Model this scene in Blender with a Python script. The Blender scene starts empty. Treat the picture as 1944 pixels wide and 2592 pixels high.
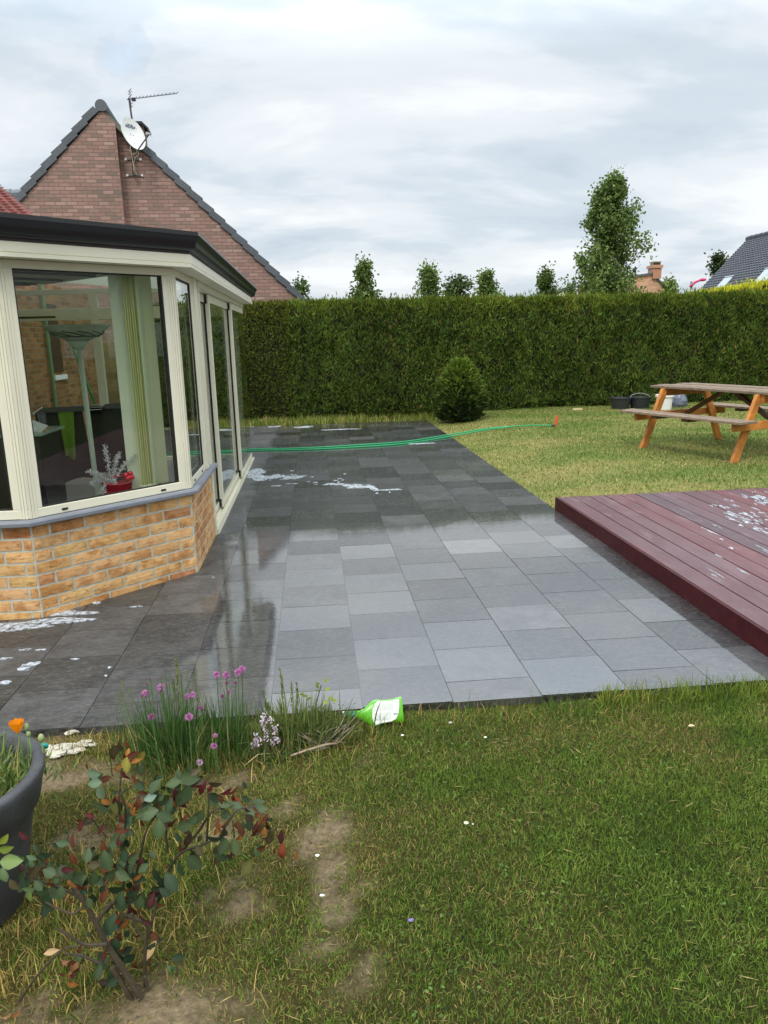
import bpy, bmesh, math, random
import numpy as np
from mathutils import Vector, Matrix
rnd = random.Random(7); nr = np.random.default_rng(11)
S = bpy.context.scene; COL = S.collection
rad = math.radians
# ------------------------------------------------------------------ camera
# the paving rows run along X, its long joints along Y; the camera stands at the origin, 1.57 m up
F_PX, PITCH, ROLL, YAW, CAM_H = 1931.0, 0.2252, -0.02654, 0.0883, 1.57
def _axes():
    F = np.array([0, math.cos(PITCH), -math.sin(PITCH)]); R = np.array([1., 0, 0]); U = np.cross(R, F)
    c, s = math.cos(ROLL), math.sin(ROLL)
    R, U = c*R + s*U, -s*R + c*U
    c, s = math.cos(YAW), math.sin(YAW)
    M = np.array([[c, s, 0], [-s, c, 0], [0, 0, 1]])
    return M@R, M@U, M@F
CR, CU, CF = _axes(); CAM = np.array([0, 0, CAM_H])
cd = bpy.data.cameras.new("camera"); cam = bpy.data.objects.new("camera", cd); COL.objects.link(cam)
cd.sensor_fit = 'VERTICAL'; cd.sensor_height = 36; cd.lens = F_PX/2592*36
cd.clip_start = .05; cd.clip_end = 2000
cam.matrix_world = Matrix(((CR[0], CU[0], -CF[0], 0), (CR[1], CU[1], -CF[1], 0), (CR[2], CU[2], -CF[2], CAM_H), (0, 0, 0, 1)))
S.camera = cam
def ray(u, v): return CF + CR*((u-972)/F_PX) - CU*((v-1296)/F_PX)
def atY(u, v, Y): d = ray(u, v); return CAM + d*(Y/d[1])
def atX(u, v, X): d = ray(u, v); return CAM + d*(X/d[0])
def atZ(u, v, Z=0.): d = ray(u, v); return CAM + d*((Z-CAM_H)/d[2])
# ------------------------------------------------------------------ sky, sun, exposure
SUN_EL, SUN_AZ = rad(52), rad(205)          # azimuth clockwise from +Y: behind the camera, a little left
w = bpy.data.worlds.new("World"); S.world = w; w.use_nodes = True
nt = w.node_tree; N = nt.nodes; L = nt.links
for n in list(N): N.remove(n)
def nn(tree, t, **k):
    n = tree.nodes.new(t)
    for a, b in k.items():
        if a == 'ins':
            for i, x in b.items(): n.inputs[i].default_value = x
        else: setattr(n, a, b)
    return n
def ramp(tree, stops, interp='LINEAR'):
    r = tree.nodes.new('ShaderNodeValToRGB'); e = r.color_ramp.elements; r.color_ramp.interpolation = interp
    while len(e) < len(stops): e.new(.5)
    for i, (p, c) in enumerate(stops):
        e[i].position = p; e[i].color = (c, c, c, 1) if not hasattr(c, '__len__') else (*c, 1)
    return r
out = nn(nt, 'ShaderNodeOutputWorld'); bg = nn(nt, 'ShaderNodeBackground'); bg.inputs[1].default_value = .1
sky = nn(nt, 'ShaderNodeTexSky', sky_type='NISHITA', sun_disc=False, sun_elevation=SUN_EL, sun_rotation=SUN_AZ, altitude=50, air_density=1.0, dust_density=2.0)
tc = nn(nt, 'ShaderNodeTexCoord'); sx = nn(nt, 'ShaderNodeSeparateXYZ'); L.new(tc.outputs['Generated'], sx.inputs[0])
def wm(op, a, b=None, tree=nt, clamp=False):
    n = tree.nodes.new('ShaderNodeMath'); n.operation = op; n.use_clamp = clamp
    for i, x in enumerate((a, b)):
        if x is None: continue
        if isinstance(x, (int, float)): n.inputs[i].default_value = x
        else: tree.links.new(x, n.inputs[i])
    return n.outputs[0]
zc = wm('MAXIMUM', sx.outputs[2], 0.0); den = wm('ADD', zc, .24)
px_, py_ = wm('DIVIDE', sx.outputs[0], den), wm('DIVIDE', sx.outputs[1], den)
cb = nn(nt, 'ShaderNodeCombineXYZ'); L.new(wm('MULTIPLY', px_, .62), cb.inputs[0]); L.new(py_, cb.inputs[1])
n1 = nn(nt, 'ShaderNodeTexNoise', ins={'Scale': 1.5, 'Detail': 6.0, 'Roughness': .55, 'Distortion': .25}); L.new(cb.outputs[0], n1.inputs['Vector'])
n2 = nn(nt, 'ShaderNodeTexNoise', ins={'Scale': .42, 'Detail': 3.0, 'Roughness': .5, 'Distortion': .2}); L.new(cb.outputs[0], n2.inputs['Vector'])
cl = wm('ADD', wm('MULTIPLY', n1.outputs[0], .62), wm('MULTIPLY', n2.outputs[0], .38))
cr = ramp(nt, [(.41, (5.5, 6.35, 7.2)), (.465, (6.4, 7.15, 7.85)), (.52, (7.9, 8.4, 8.8)), (.58, (9.2, 9.5, 9.7))], 'EASE'); L.new(cl, cr.inputs[0])
# overcast luminance climbs towards the zenith
zr = ramp(nt, [(0, .90), (.30, .92), (.46, 1.7), (.65, 2.1), (1, 2.4)]); L.new(zc, zr.inputs[0])
mul = nn(nt, 'ShaderNodeMix', data_type='RGBA', blend_type='MULTIPLY'); mul.inputs[0].default_value = 1
L.new(cr.outputs[0], mul.inputs[6]); L.new(zr.outputs[0], mul.inputs[7])
# one small gap of blue in the cloud, and a little of the clear sky everywhere
n3 = nn(nt, 'ShaderNodeTexNoise', ins={'Scale': 26.0, 'Detail': 3.0}); L.new(tc.outputs['Generated'], n3.inputs['Vector'])
bd = ray(316, 140); bd = bd/np.linalg.norm(bd)
dp = nn(nt, 'ShaderNodeVectorMath', operation='DOT_PRODUCT'); L.new(tc.outputs['Generated'], dp.inputs[0]); dp.inputs[1].default_value = tuple(bd)
gp_ = wm('ADD', dp.outputs['Value'], wm('MULTIPLY', wm('SUBTRACT', n3.outputs[0], .5), .0018))
gp_ = wm('DIVIDE', wm('SUBTRACT', gp_, .99950), .0007, clamp=True)
gm = wm('ADD', wm('MULTIPLY', gp_, .5), .06)
mx = nn(nt, 'ShaderNodeMix', data_type='RGBA'); L.new(gm, mx.inputs[0]); L.new(mul.outputs[2], mx.inputs[6])
bl = nn(nt, 'ShaderNodeMix', data_type='RGBA', blend_type='MULTIPLY'); bl.inputs[0].default_value = 1; L.new(sky.outputs[0], bl.inputs[6]); bl.inputs[7].default_value = (1.1, 1.1, 1.1, 1)
hb_ = nn(nt, 'ShaderNodeMix', data_type='RGBA'); L.new(gp_, hb_.inputs[0]); L.new(bl.outputs[2], hb_.inputs[6]); hb_.inputs[7].default_value = (5.3, 6.9, 9.0, 1); L.new(hb_.outputs[2], mx.inputs[7]); L.new(mx.outputs[2], bg.inputs[0]); L.new(bg.outputs[0], out.inputs[0])
sl = bpy.data.lights.new("sun", 'SUN'); sl.energy = 1.5; sl.angle = rad(12); sl.color = (1, .95, .86)
so = bpy.data.objects.new("sun", sl); COL.objects.link(so); so.location = (0, -5, 20)
sd = Vector((math.sin(SUN_AZ)*math.cos(SUN_EL), math.cos(SUN_AZ)*math.cos(SUN_EL), math.sin(SUN_EL)))
so.rotation_euler = sd.to_track_quat('Z', 'Y').to_euler()
S.view_settings.view_transform = 'Standard'; S.view_settings.look = 'None'; S.view_settings.gamma = 1
S.view_settings.exposure = 0.25
S.cycles.max_bounces = 8; S.cycles.transparent_max_bounces = 16; S.cycles.diffuse_bounces = 3; S.cycles.glossy_bounces = 4
S.cycles.use_denoising = True; S.cycles.sample_clamp_indirect = 6
# ------------------------------------------------------------------ helpers
def lin(r, g, b):
    f = lambda c: (c/255/12.92 if c/255 <= .04045 else ((c/255+.055)/1.055)**2.4)
    return np.array([f(r), f(g), f(b)])
def vnoise(x, y, s, seed=0):
    x = np.asarray(x, float)*s; y = np.asarray(y, float)*s
    xi, yi = np.floor(x).astype(int), np.floor(y).astype(int); fx, fy = x-xi, y-yi
    fx, fy = fx*fx*(3-2*fx), fy*fy*(3-2*fy)
    def h(a, b):
        k = np.sin(a*127.1+b*311.7+seed*74.7)*43758.5453
        return k-np.floor(k)
    return (h(xi, yi)*(1-fx)+h(xi+1, yi)*fx)*(1-fy)+(h(xi, yi+1)*(1-fx)+h(xi+1, yi+1)*fx)*fy
def fbm(x, y, s, seed=0): return .5*vnoise(x, y, s, seed)+.3*vnoise(x, y, s*2.1, seed+1)+.2*vnoise(x, y, s*4.3, seed+2)
class MB:
    """collects geometry for ONE mesh object: vertices, faces, a colour per vertex, a material per face"""
    def __init__(s): s.v = []; s.f = []; s.c = []; s.m = []; s.col = (1, 1, 1); s.mi = 0
    def add(s, vs, fs, col=None):
        o = len(s.v); c = tuple(s.col if col is None else col)
        s.v += [tuple(map(float, p)) for p in vs]; s.c += [c]*len(vs)
        s.f += [tuple(o+i for i in f) for f in fs]; s.m += [s.mi]*len(fs); return s
    def box(s, lo, hi, col=None, M=None):
        x0, y0, z0 = lo; x1, y1, z1 = hi
        vs = [(x0,y0,z0),(x1,y0,z0),(x1,y1,z0),(x0,y1,z0),(x0,y0,z1),(x1,y0,z1),(x1,y1,z1),(x0,y1,z1)]
        if M is not None: vs = [M(p) for p in vs]
        return s.add(vs, [(0,3,2,1),(4,5,6,7),(0,1,5,4),(1,2,6,5),(2,3,7,6),(3,0,4,7)], col)
    def hexa(s, vs, col=None): return s.add(vs, [(0,3,2,1),(4,5,6,7),(0,1,5,4),(1,2,6,5),(2,3,7,6),(3,0,4,7)], col)
    def bar(s, a, b, w, h, up=(0,0,1), col=None):
        a, b, up = np.array(a, float), np.array(b, float), np.array(up, float)
        d = (b-a)/np.linalg.norm(b-a); x = np.cross(d, up); x /= np.linalg.norm(x); y = np.cross(x, d)
        q = [(-1,-1),(1,-1),(1,1),(-1,1)]
        return s.hexa([a+x*i*w/2+y*j*h/2 for i, j in q]+[b+x*i*w/2+y*j*h/2 for i, j in q], col)
    def tube(s, pts, r, n=8, col=None, cap=True):
        P = [np.array(p, float) for p in pts]; R = r if hasattr(r, '__len__') else [r]*len(P)
        vs = []; fs = []; ref = np.array([0.31, .2, .93])
        for i, p in enumerate(P):
            d = P[min(i+1, len(P)-1)]-P[max(i-1, 0)]; d = d/(np.linalg.norm(d)+1e-12)
            x = np.cross(d, ref)
            if np.linalg.norm(x) < .05: x = np.cross(d, np.array([1., 0, 0]))
            x /= np.linalg.norm(x); y = np.cross(d, x)
            vs += [p+R[i]*(math.cos(2*math.pi*k/n)*x+math.sin(2*math.pi*k/n)*y) for k in range(n)]
        for i in range(len(P)-1):
            for k in range(n): fs.append((i*n+k, i*n+(k+1) % n, (i+1)*n+(k+1) % n, (i+1)*n+k))
        if cap: fs += [tuple(range(n-1, -1, -1)), tuple((len(P)-1)*n+k for k in range(n))]
        return s.add(vs, fs, col)
    def lathe(s, prof, c=(0,0,0), n=32, col=None, sx=1, sy=1):
        vs = []; fs = []
        for r, z in prof: vs += [(c[0]+sx*r*math.cos(2*math.pi*k/n), c[1]+sy*r*math.sin(2*math.pi*k/n), c[2]+z) for k in range(n)]
        for i in range(len(prof)-1):
            for k in range(n): fs.append((i*n+k, i*n+(k+1) % n, (i+1)*n+(k+1) % n, (i+1)*n+k))
        return s.add(vs, fs, col)
    def ball(s, c, r, n=8, m=6, col=None, sq=(1,1,1), jit=0):
        vs = []; fs = []
        for i in range(m+1):
            th = math.pi*i/m
            for k in range(n):
                q = 1+rnd.uniform(-jit, jit)
                vs.append((c[0]+r*sq[0]*q*math.sin(th)*math.cos(2*math.pi*k/n), c[1]+r*sq[1]*q*math.sin(th)*math.sin(2*math.pi*k/n), c[2]+r*sq[2]*q*math.cos(th)))
        for i in range(m):
            for k in range(n): fs.append((i*n+k, (i+1)*n+k, (i+1)*n+(k+1) % n, i*n+(k+1) % n))
        return s.add(vs, fs, col)
    def sweep(s, plan, prof, col=None, closed_prof=False, caps=True):
        """profile of (outward offset, z) swept along an open plan polyline with mitred corners; outward is to the right of travel"""
        P = [np.array(p[:2], float) for p in plan]; k = len(prof); vs = []; fs = []
        for i, p in enumerate(P):
            ns = []
            for a, b in ((i-1, i), (i, i+1)):
                if a < 0 or b >= len(P): continue
                d = P[b]-P[a]; d /= np.linalg.norm(d); ns.append(np.array([d[1], -d[0]]))
            m = sum(ns); m = m/np.linalg.norm(m); m = m/max(.3, m@ns[0])
            vs += [(p[0]+m[0]*o, p[1]+m[1]*o, z) for o, z in prof]
        for i in range(len(P)-1):
            for j in range(k if closed_prof else k-1): fs.append((i*k+j, (i+1)*k+j, (i+1)*k+(j+1) % k, i*k+(j+1) % k))
        if closed_prof and caps: fs += [tuple(range(k)), tuple((len(P)-1)*k+j for j in range(k-1, -1, -1))]
        return s.add(vs, fs, col)
    def build(s, name, mats, parent=None, smooth=False, bevel=0, auto=None):
        me = bpy.data.meshes.new(name); me.from_pydata(s.v, [], s.f)
        at = me.color_attributes.new('col', 'FLOAT_COLOR', 'POINT')
        at.data.foreach_set('color', np.c_[np.array(s.c, float).reshape(-1, 3), np.ones(len(s.v))].ravel().astype(np.float32))
        mats = mats if isinstance(mats, (list, tuple)) else [mats]
        for m in mats: me.materials.append(m)
        me.polygons.foreach_set('material_index', s.m)
        if smooth: me.polygons.foreach_set('use_smooth', [True]*len(s.f))
        me.update(); return link(name, me, parent, bevel)
def link(name, me, parent=None, bevel=0):
    o = bpy.data.objects.new(name, me); COL.objects.link(o)
    if parent is not None:
        o.parent = parent; off = Vector((0, 0, 0)); q = parent
        while q is not None: off += q.location; q = q.parent
        o.location = -off                                  # meshes are modelled in place
    if bevel:
        m = o.modifiers.new('bevel', 'BEVEL'); m.width = bevel; m.segments = 2; m.limit_method = 'ANGLE'; m.angle_limit = rad(40)
    return o
def np_mesh(name, V, quads=None, tris=None, C=None, mat=None, parent=None, smooth=False):
    me = bpy.data.meshes.new(name); q = 0 if quads is None else len(quads); t = 0 if tris is None else len(tris)
    me.vertices.add(len(V)); me.vertices.foreach_set('co', np.asarray(V, np.float32).ravel())
    idx = []; ls = []; lt = []
    if q: idx.append(np.asarray(quads).ravel()); ls.append(np.arange(q)*4); lt.append(np.full(q, 4))
    if t: idx.append(np.asarray(tris).ravel()); ls.append(q*4+np.arange(t)*3); lt.append(np.full(t, 3))
    idx = np.concatenate(idx).astype(np.int32); me.loops.add(len(idx)); me.loops.foreach_set('vertex_index', idx)
    me.polygons.add(q+t); me.polygons.foreach_set('loop_start', np.concatenate(ls).astype(np.int32))
    try: me.polygons.foreach_set('loop_total', np.concatenate(lt).astype(np.int32))
    except Exception: pass
    if smooth: me.polygons.foreach_set('use_smooth', np.ones(q+t, bool))
    me.update(calc_edges=True); me.validate()
    if C is not None:
        at = me.color_attributes.new('col', 'FLOAT_COLOR', 'POINT')
        at.data.foreach_set('color', np.c_[C, np.ones(len(C))].ravel().astype(np.float32))
    me.materials.append(mat); return link(name, me, parent)
def blades(P, az, lean, ln, wd, col, curve=.5, twist=None):
    """grass-like blades: base points P, heading az, lean from vertical, length, width, colour -> V, quads, tris, C"""
    n = len(P); h = np.stack([np.cos(az), np.sin(az), np.zeros(n)], 1); tw = az+math.pi/2 if twist is None else twist
    s = np.stack([np.cos(tw), np.sin(tw), np.zeros(n)], 1)*(wd/2)[:, None]
    def pt(t):
        a = lean*(1-curve*(1-t))
        return P+h*(np.sin(a)*ln*t)[:, None]+np.array([0, 0, 1.])*(np.cos(a)*ln*t)[:, None]
    m, tip = pt(.55), pt(1.)
    V = np.stack([P-s, P+s, m+s*.8, m-s*.8, tip], 1).reshape(-1, 3); b = np.arange(n)[:, None]*5
    Cc = np.repeat(col, 5, 0)
    return V, b+np.array([[0, 1, 2, 3]]), b+np.array([[3, 2, 4]]), Cc
def cards(P, D, U, ln, wd, col, bend=None):
    """leaf-shaped kites: base P, direction D, side vector U"""
    n = len(P); D = D/np.linalg.norm(D, axis=1)[:, None]; U = U-D*(U*D).sum(1)[:, None]; U = U/(np.linalg.norm(U, axis=1)[:, None]+1e-9)
    ln = np.asarray(ln)[:, None]; wd = np.asarray(wd)[:, None]
    V = np.stack([P, P+D*ln*.45+U*wd/2, P+D*ln, P+D*ln*.45-U*wd/2], 1).reshape(-1, 3)
    return V, np.arange(n)[:, None]*4+np.array([[0, 1, 2, 3]]), np.repeat(col, 4, 0)
def rdir(n):
    v = nr.normal(size=(n, 3)); return v/np.linalg.norm(v, axis=1)[:, None]
# ------------------------------------------------------------------ materials
def material(name, base=(.5,.5,.5), rough=.6, use_col=False, var=0, vscale=8, bump=0, bscale=60, metal=0, spec=.5, coat=0, coat_rough=.05, coat_ior=1.5, detail=6, dark=None, stretch=None):
    m = bpy.data.materials.new(name); m.use_nodes = True; t = m.node_tree; b = t.nodes['Principled BSDF']; lk = t.links
    b.inputs['Roughness'].default_value = rough; b.inputs['Metallic'].default_value = metal; b.inputs['Specular IOR Level'].default_value = spec
    b.inputs['Coat Weight'].default_value = coat; b.inputs['Coat Roughness'].default_value = coat_rough; b.inputs['Coat IOR'].default_value = coat_ior
    g = t.nodes.new('ShaderNodeTexCoord'); vec = g.outputs['Object']
    if stretch:
        mp = t.nodes.new('ShaderNodeMapping'); mp.inputs['Scale'].default_value = stretch; lk.new(vec, mp.inputs[0]); vec = mp.outputs[0]
    c = t.nodes.new('ShaderNodeRGB'); c.outputs[0].default_value = (*base, 1); cur = c.outputs[0]
    if use_col:
        a = t.nodes.new('ShaderNodeVertexColor'); a.layer_name = 'col'
        x = nn(t, 'ShaderNodeMix', data_type='RGBA', blend_type='MULTIPLY'); x.inputs[0].default_value = 1; lk.new(cur, x.inputs[6]); lk.new(a.outputs[0], x.inputs[7]); cur = x.outputs[2]
    if var:
        no = nn(t, 'ShaderNodeTexNoise', ins={'Scale': vscale, 'Detail': detail, 'Roughness': .6}); lk.new(vec, no.inputs['Vector'])
        rp = ramp(t, [(.3, 1-var), (.7, 1+var)]); lk.new(no.outputs[0], rp.inputs[0])
        x = nn(t, 'ShaderNodeMix', data_type='RGBA', blend_type='MULTIPLY'); x.inputs[0].default_value = 1; lk.new(cur, x.inputs[6]); lk.new(rp.outputs[0], x.inputs[7]); cur = x.outputs[2]
    lk.new(cur, b.inputs['Base Color'])
    if bump:
        no = nn(t, 'ShaderNodeTexNoise', ins={'Scale': bscale, 'Detail': 5.0, 'Roughness': .65}); lk.new(vec, no.inputs['Vector'])
        bp = nn(t, 'ShaderNodeBump', ins={'Strength': bump, 'Distance': .01}); lk.new(no.outputs[0], bp.inputs['Height']); lk.new(bp.outputs[0], b.inputs['Normal'])
    return m
def leafmat(name, trans=.3, rough=.5, spec=.25, base=(1,1,1)):
    m = bpy.data.materials.new(name); m.use_nodes = True; t = m.node_tree; b = t.nodes['Principled BSDF']; lk = t.links
    a = t.nodes.new('ShaderNodeVertexColor'); a.layer_name = 'col'; lk.new(a.outputs[0], b.inputs['Base Color'])
    b.inputs['Roughness'].default_value = rough; b.inputs['Specular IOR Level'].default_value = spec
    tr = t.nodes.new('ShaderNodeBsdfTranslucent'); lk.new(a.outputs[0], tr.inputs[0])
    mx = t.nodes.new('ShaderNodeMixShader'); mx.inputs[0].default_value = trans
    lk.new(b.outputs[0], mx.inputs[1]); lk.new(tr.outputs[0], mx.inputs[2]); lk.new(mx.outputs[0], t.nodes['Material Output'].inputs[0]); return m
def glassmat(name, tint=(.95,.97,.94), boost=1.0):
    m = bpy.data.materials.new(name); m.use_nodes = True; t = m.node_tree; lk = t.links; t.nodes.remove(t.nodes['Principled BSDF'])
    ge = t.nodes.new('ShaderNodeNewGeometry'); d = nn(t, 'ShaderNodeVectorMath', operation='DOT_PRODUCT'); lk.new(ge.outputs['Incoming'], d.inputs[0]); lk.new(ge.outputs['Normal'], d.inputs[1])
    k = wm('SUBTRACT', 1.0, wm('ABSOLUTE', d.outputs['Value'], tree=t), tree=t)
    fr = wm('ADD', wm('MULTIPLY', wm('POWER', k, 5.0, tree=t), .96*boost, tree=t), .045*boost, tree=t, clamp=True)
    tb = nn(t, 'ShaderNodeBsdfTransparent'); tb.inputs[0].default_value = (*tint, 1); gl = nn(t, 'ShaderNodeBsdfGlossy'); gl.inputs['Roughness'].default_value = .0
    gl.inputs[0].default_value = (.95, .97, .95, 1)
    mx = t.nodes.new('ShaderNodeMixShader'); lk.new(fr, mx.inputs[0]); lk.new(tb.outputs[0], mx.inputs[1]); lk.new(gl.outputs[0], mx.inputs[2]); lk.new(mx.outputs[0], t.nodes['Material Output'].inputs[0]); return m
def brickmat(name, stops, mortar, bw, bh, mort=.01, axis='XZ', bump=.6, offx=0, offz=0, vscale=25):
    """brick courses on a vertical wall; axis tells which object axis runs along the wall"""
    m = bpy.data.materials.new(name); m.use_nodes = True; t = m.node_tree; b = t.nodes['Principled BSDF']; lk = t.links
    g = t.nodes.new('ShaderNodeTexCoord'); s = t.nodes.new('ShaderNodeSeparateXYZ'); lk.new(g.outputs['Object'], s.inputs[0])
    c = t.nodes.new('ShaderNodeCombineXYZ'); lk.new(wm('ADD', s.outputs['XY'.index(axis[0])], offx, tree=t), c.inputs[0]); lk.new(wm('ADD', s.outputs[2], offz, tree=t), c.inputs[1])
    wob = nn(t, 'ShaderNodeTexNoise', ins={'Scale': 9.0, 'Detail': 2.0}); lk.new(c.outputs[0], wob.inputs['Vector'])
    va = nn(t, 'ShaderNodeVectorMath', operation='MULTIPLY_ADD'); va.inputs[1].default_value = (.012, .012, 0); lk.new(wob.outputs['Color'], va.inputs[0]); lk.new(c.outputs[0], va.inputs[2])
    br = t.nodes.new('ShaderNodeTexBrick'); br.offset = .5; br.inputs['Color1'].default_value = (0,0,0,1); br.inputs['Color2'].default_value = (1,1,1,1); br.inputs['Mortar'].default_value = (.5,.5,.5,1)
    br.inputs['Scale'].default_value = 1; br.inputs['Mortar Size'].default_value = mort/2; br.inputs['Mortar Smooth'].default_value = .15; br.inputs['Brick Width'].default_value = bw; br.inputs['Row Height'].default_value = bh
    lk.new(va.outputs[0], br.inputs['Vector'])
    no = nn(t, 'ShaderNodeTexNoise', ins={'Scale': vscale, 'Detail': 6.0, 'Roughness': .65}); lk.new(c.outputs[0], no.inputs['Vector'])
    big = nn(t, 'ShaderNodeTexNoise', ins={'Scale': .9, 'Detail': 3.0}); lk.new(c.outputs[0], big.inputs['Vector'])
    k = wm('ADD', wm('MULTIPLY', br.outputs['Color'], .46, tree=t), wm('ADD', wm('MULTIPLY', no.outputs[0], .55, tree=t), wm('MULTIPLY', wm('SUBTRACT', big.outputs[0], .5, tree=t), .35, tree=t), tree=t), tree=t, clamp=True)
    rp = ramp(t, stops); lk.new(k, rp.inputs[0])
    mx = nn(t, 'ShaderNodeMix', data_type='RGBA'); lk.new(br.outputs['Fac'], mx.inputs[0]); lk.new(rp.outputs[0], mx.inputs[6]); mx.inputs[7].default_value = (*mortar, 1)
    lk.new(mx.outputs[2], b.inputs['Base Color']); b.inputs['Roughness'].default_value = .85; b.inputs['Specular IOR Level'].default_value = .25
    hh = wm('ADD', wm('MULTIPLY', br.outputs['Fac'], -1.0, tree=t), wm('MULTIPLY', no.outputs[0], .5, tree=t), tree=t)
    bp = nn(t, 'ShaderNodeBump', ins={'Strength': bump, 'Distance': .008}); lk.new(hh, bp.inputs['Height']); lk.new(bp.outputs[0], b.inputs['Normal']); return m
cream = material('cream_paint', lin(226,221,198), .38, var=.05, vscale=3, bump=.02, bscale=15)
black = material('black_rubber', (.008,.008,.008), .6)
gutterm = material('dark_aluminium', (.006,.007,.007), .36, var=.1, vscale=4)
plum = material('plum_trim', lin(66,58,62), .5)
sillm = material('blue_stone_sill', lin(128,132,140), .55, var=.12, vscale=12, bump=.15, bscale=120)
mortarm = material('mortar', lin(184,184,168), .95, var=.18, vscale=30, bump=.5, bscale=150)
glass = glassmat('window_glass'); glass_dark = glassmat('glass_far', (.8,.84,.8))
slate_dk = material('dark_roof_tile', lin(82,87,92), .55, use_col=True, var=.15, vscale=14, bump=.1, bscale=50)
far_tile = material('anthracite_tile', lin(60,63,70), .55, use_col=True, var=.15, vscale=14)
redtile = material('red_roof_tile', lin(108,54,44), .75, use_col=True, var=.25, vscale=20, bump=.3, bscale=70)
zinc = material('galvanised_steel', lin(170,172,174), .4, metal=.8, var=.1, vscale=30)
white_pl = material('white_plastic', lin(225,226,222), .4, var=.05, vscale=10)
leaf = leafmat('leaf'); hedgeleaf = leafmat('hedge_foliage', .22, .6, .15); grassm = leafmat('grass_blade', .3, .55, .2); gloss_leaf = leafmat('rose_leaf', .12, .5, .22)
bark = material('bark', lin(88,76,62), .9, var=.3, vscale=20, bump=.5, bscale=60)
colm = material('painted', (1,1,1), .55, use_col=True, var=.08, vscale=10)
cloth = material('cloth', (1,1,1), .9, use_col=True, var=.12, vscale=25)
# ------------------------------------------------------------------ things
def thing(name, label, cat, loc=(0,0,0), group=None):
    o = bpy.data.objects.new(name, None); COL.objects.link(o); o.location = loc; o.empty_display_size = .1
    o['label'] = label; o['category'] = cat
    if group: o['group'] = group
    return o
def tag(o, label=None, cat=None, group=None, kind=None):
    if label: o['label'] = label
    if cat: o['category'] = cat
    if group: o['group'] = group
    if kind: o['kind'] = kind
    return o
# ================================================================== ground, terrace, deck
def sstep(x, a, b): t = np.clip((np.asarray(x, float)-a)/(b-a), 0, 1); return t*t*(3-2*t)
SOIL = [(.06, 1.95, .02, .10, .8), (-.10, 1.80, .04, .05, .5), (-.01, 2.27, .07, .12, .95), (-.02, 2.08, .04, .13, .95), (.02, 1.88, .04, .12, .9), (.03, 1.66, .035, .09, .75), (-.16, 1.45, .09, .05, 1.), (-.42, 1.57, .17, .11, .9),
        (-.29, 1.98, .08, .06, .8), (-.36, 2.32, .12, .05, .9), (-.37, 2.62, .10, .06, .8), (-.85, 2.32, .10, .08, .7), (-.75, 1.60, .14, .06, .8), (-1.1, 2.72, .35, .10, 1.), (-.18, 2.42, .06, .05, .7), (.15, 2.72, .05, .04, .3)]
def soil(x, y):
    x = np.asarray(x, float); y = np.asarray(y, float); k = np.zeros_like(x)
    jx = x+.10*(fbm(x, y, 9, 3)-.5)*2+.07*(fbm(x, y, 24, 13)-.5)*2; jy = y+.10*(fbm(x, y, 9, 5)-.5)*2+.07*(fbm(x, y, 24, 15)-.5)*2
    for cx, cy, rx, ry, a in SOIL: k = np.maximum(k, a*np.exp(-(((jx-cx)/rx)**2+((jy-cy)/ry)**2)**2.2*.7))
    k = np.maximum(k, .95*np.exp(-((jy-3.015)/.035)**2)*(y < 3.2)*((x < .1)*.8+.15))
    return k
def gz(x, y):
    x = np.asarray(x, float); y = np.asarray(y, float)
    near = sstep(y, 3.6, 2.9)*(x < 3)
    z = -.034+.012*(fbm(x, y, 4, 9)-.5)*near
    z = z+.03*np.exp(-(((x+.42)/.3)**2+((y-1.58)/.25)**2))*(.6+.8*fbm(x, y, 14, 4))
    z = z+.09*sstep(x, 2.1, 3.6)*sstep(y, 5, 7)
    return z
def dryness(x, y):
    x = np.asarray(x, float); y = np.asarray(y, float)
    d = .10+.9*(fbm(x, y, 2.3, 21)-.45)+.5*(fbm(x, y, 7, 22)-.5)
    d = d+.40*sstep(x, .45, -.35)*(y < 3.2)-.12*sstep(x, .6, 1.2)*(y < 3.2)+.18*np.exp(-((y-2.75)/.18)**2)*(x > -.3)*(y < 3.2)
    far = y > 4
    d = np.where(far, .22+1.0*(fbm(x*.8, y*1.3, 1.1, 31)-.45)+.5*(fbm(x, y*2, 3., 32)-.5)+.25*np.exp(-((x-2.6)/.6)**2), d)
    return np.clip(d, 0, 1)
ax = np.r_[[-400, -120, -45, -18, -9, -5], np.linspace(-2.6, 12.5, 260), [16, 22, 45, 120, 400]]
ay = np.r_[[-80, -20, -5, -1], np.linspace(.6, 16.6, 280), [19, 26, 60, 160, 500]]
X, Y = np.meshgrid(ax, ay); V = np.stack([X, Y, gz(X, Y)], -1).reshape(-1, 3)
q = (np.arange(len(ay)-1)[:, None]*len(ax)+np.arange(len(ax)-1)).reshape(-1, 1)+np.array([[0, 1, len(ax)+1, len(ax)]])
so_ = soil(V[:, 0], V[:, 1])[:, None]; dr = dryness(V[:, 0], V[:, 1])[:, None]
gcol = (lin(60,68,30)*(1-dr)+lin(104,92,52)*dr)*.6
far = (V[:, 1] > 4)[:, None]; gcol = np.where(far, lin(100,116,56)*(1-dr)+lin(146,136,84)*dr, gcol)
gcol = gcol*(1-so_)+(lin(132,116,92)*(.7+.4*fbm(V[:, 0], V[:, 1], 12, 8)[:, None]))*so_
groundm = material('soil', (1,1,1), .95, use_col=True, var=.42, vscale=55, bump=1.0, bscale=110, spec=.1, detail=9)
ground = np_mesh('ground', V, q, None, gcol, groundm, None, True); tag(ground, kind='structure')
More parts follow.
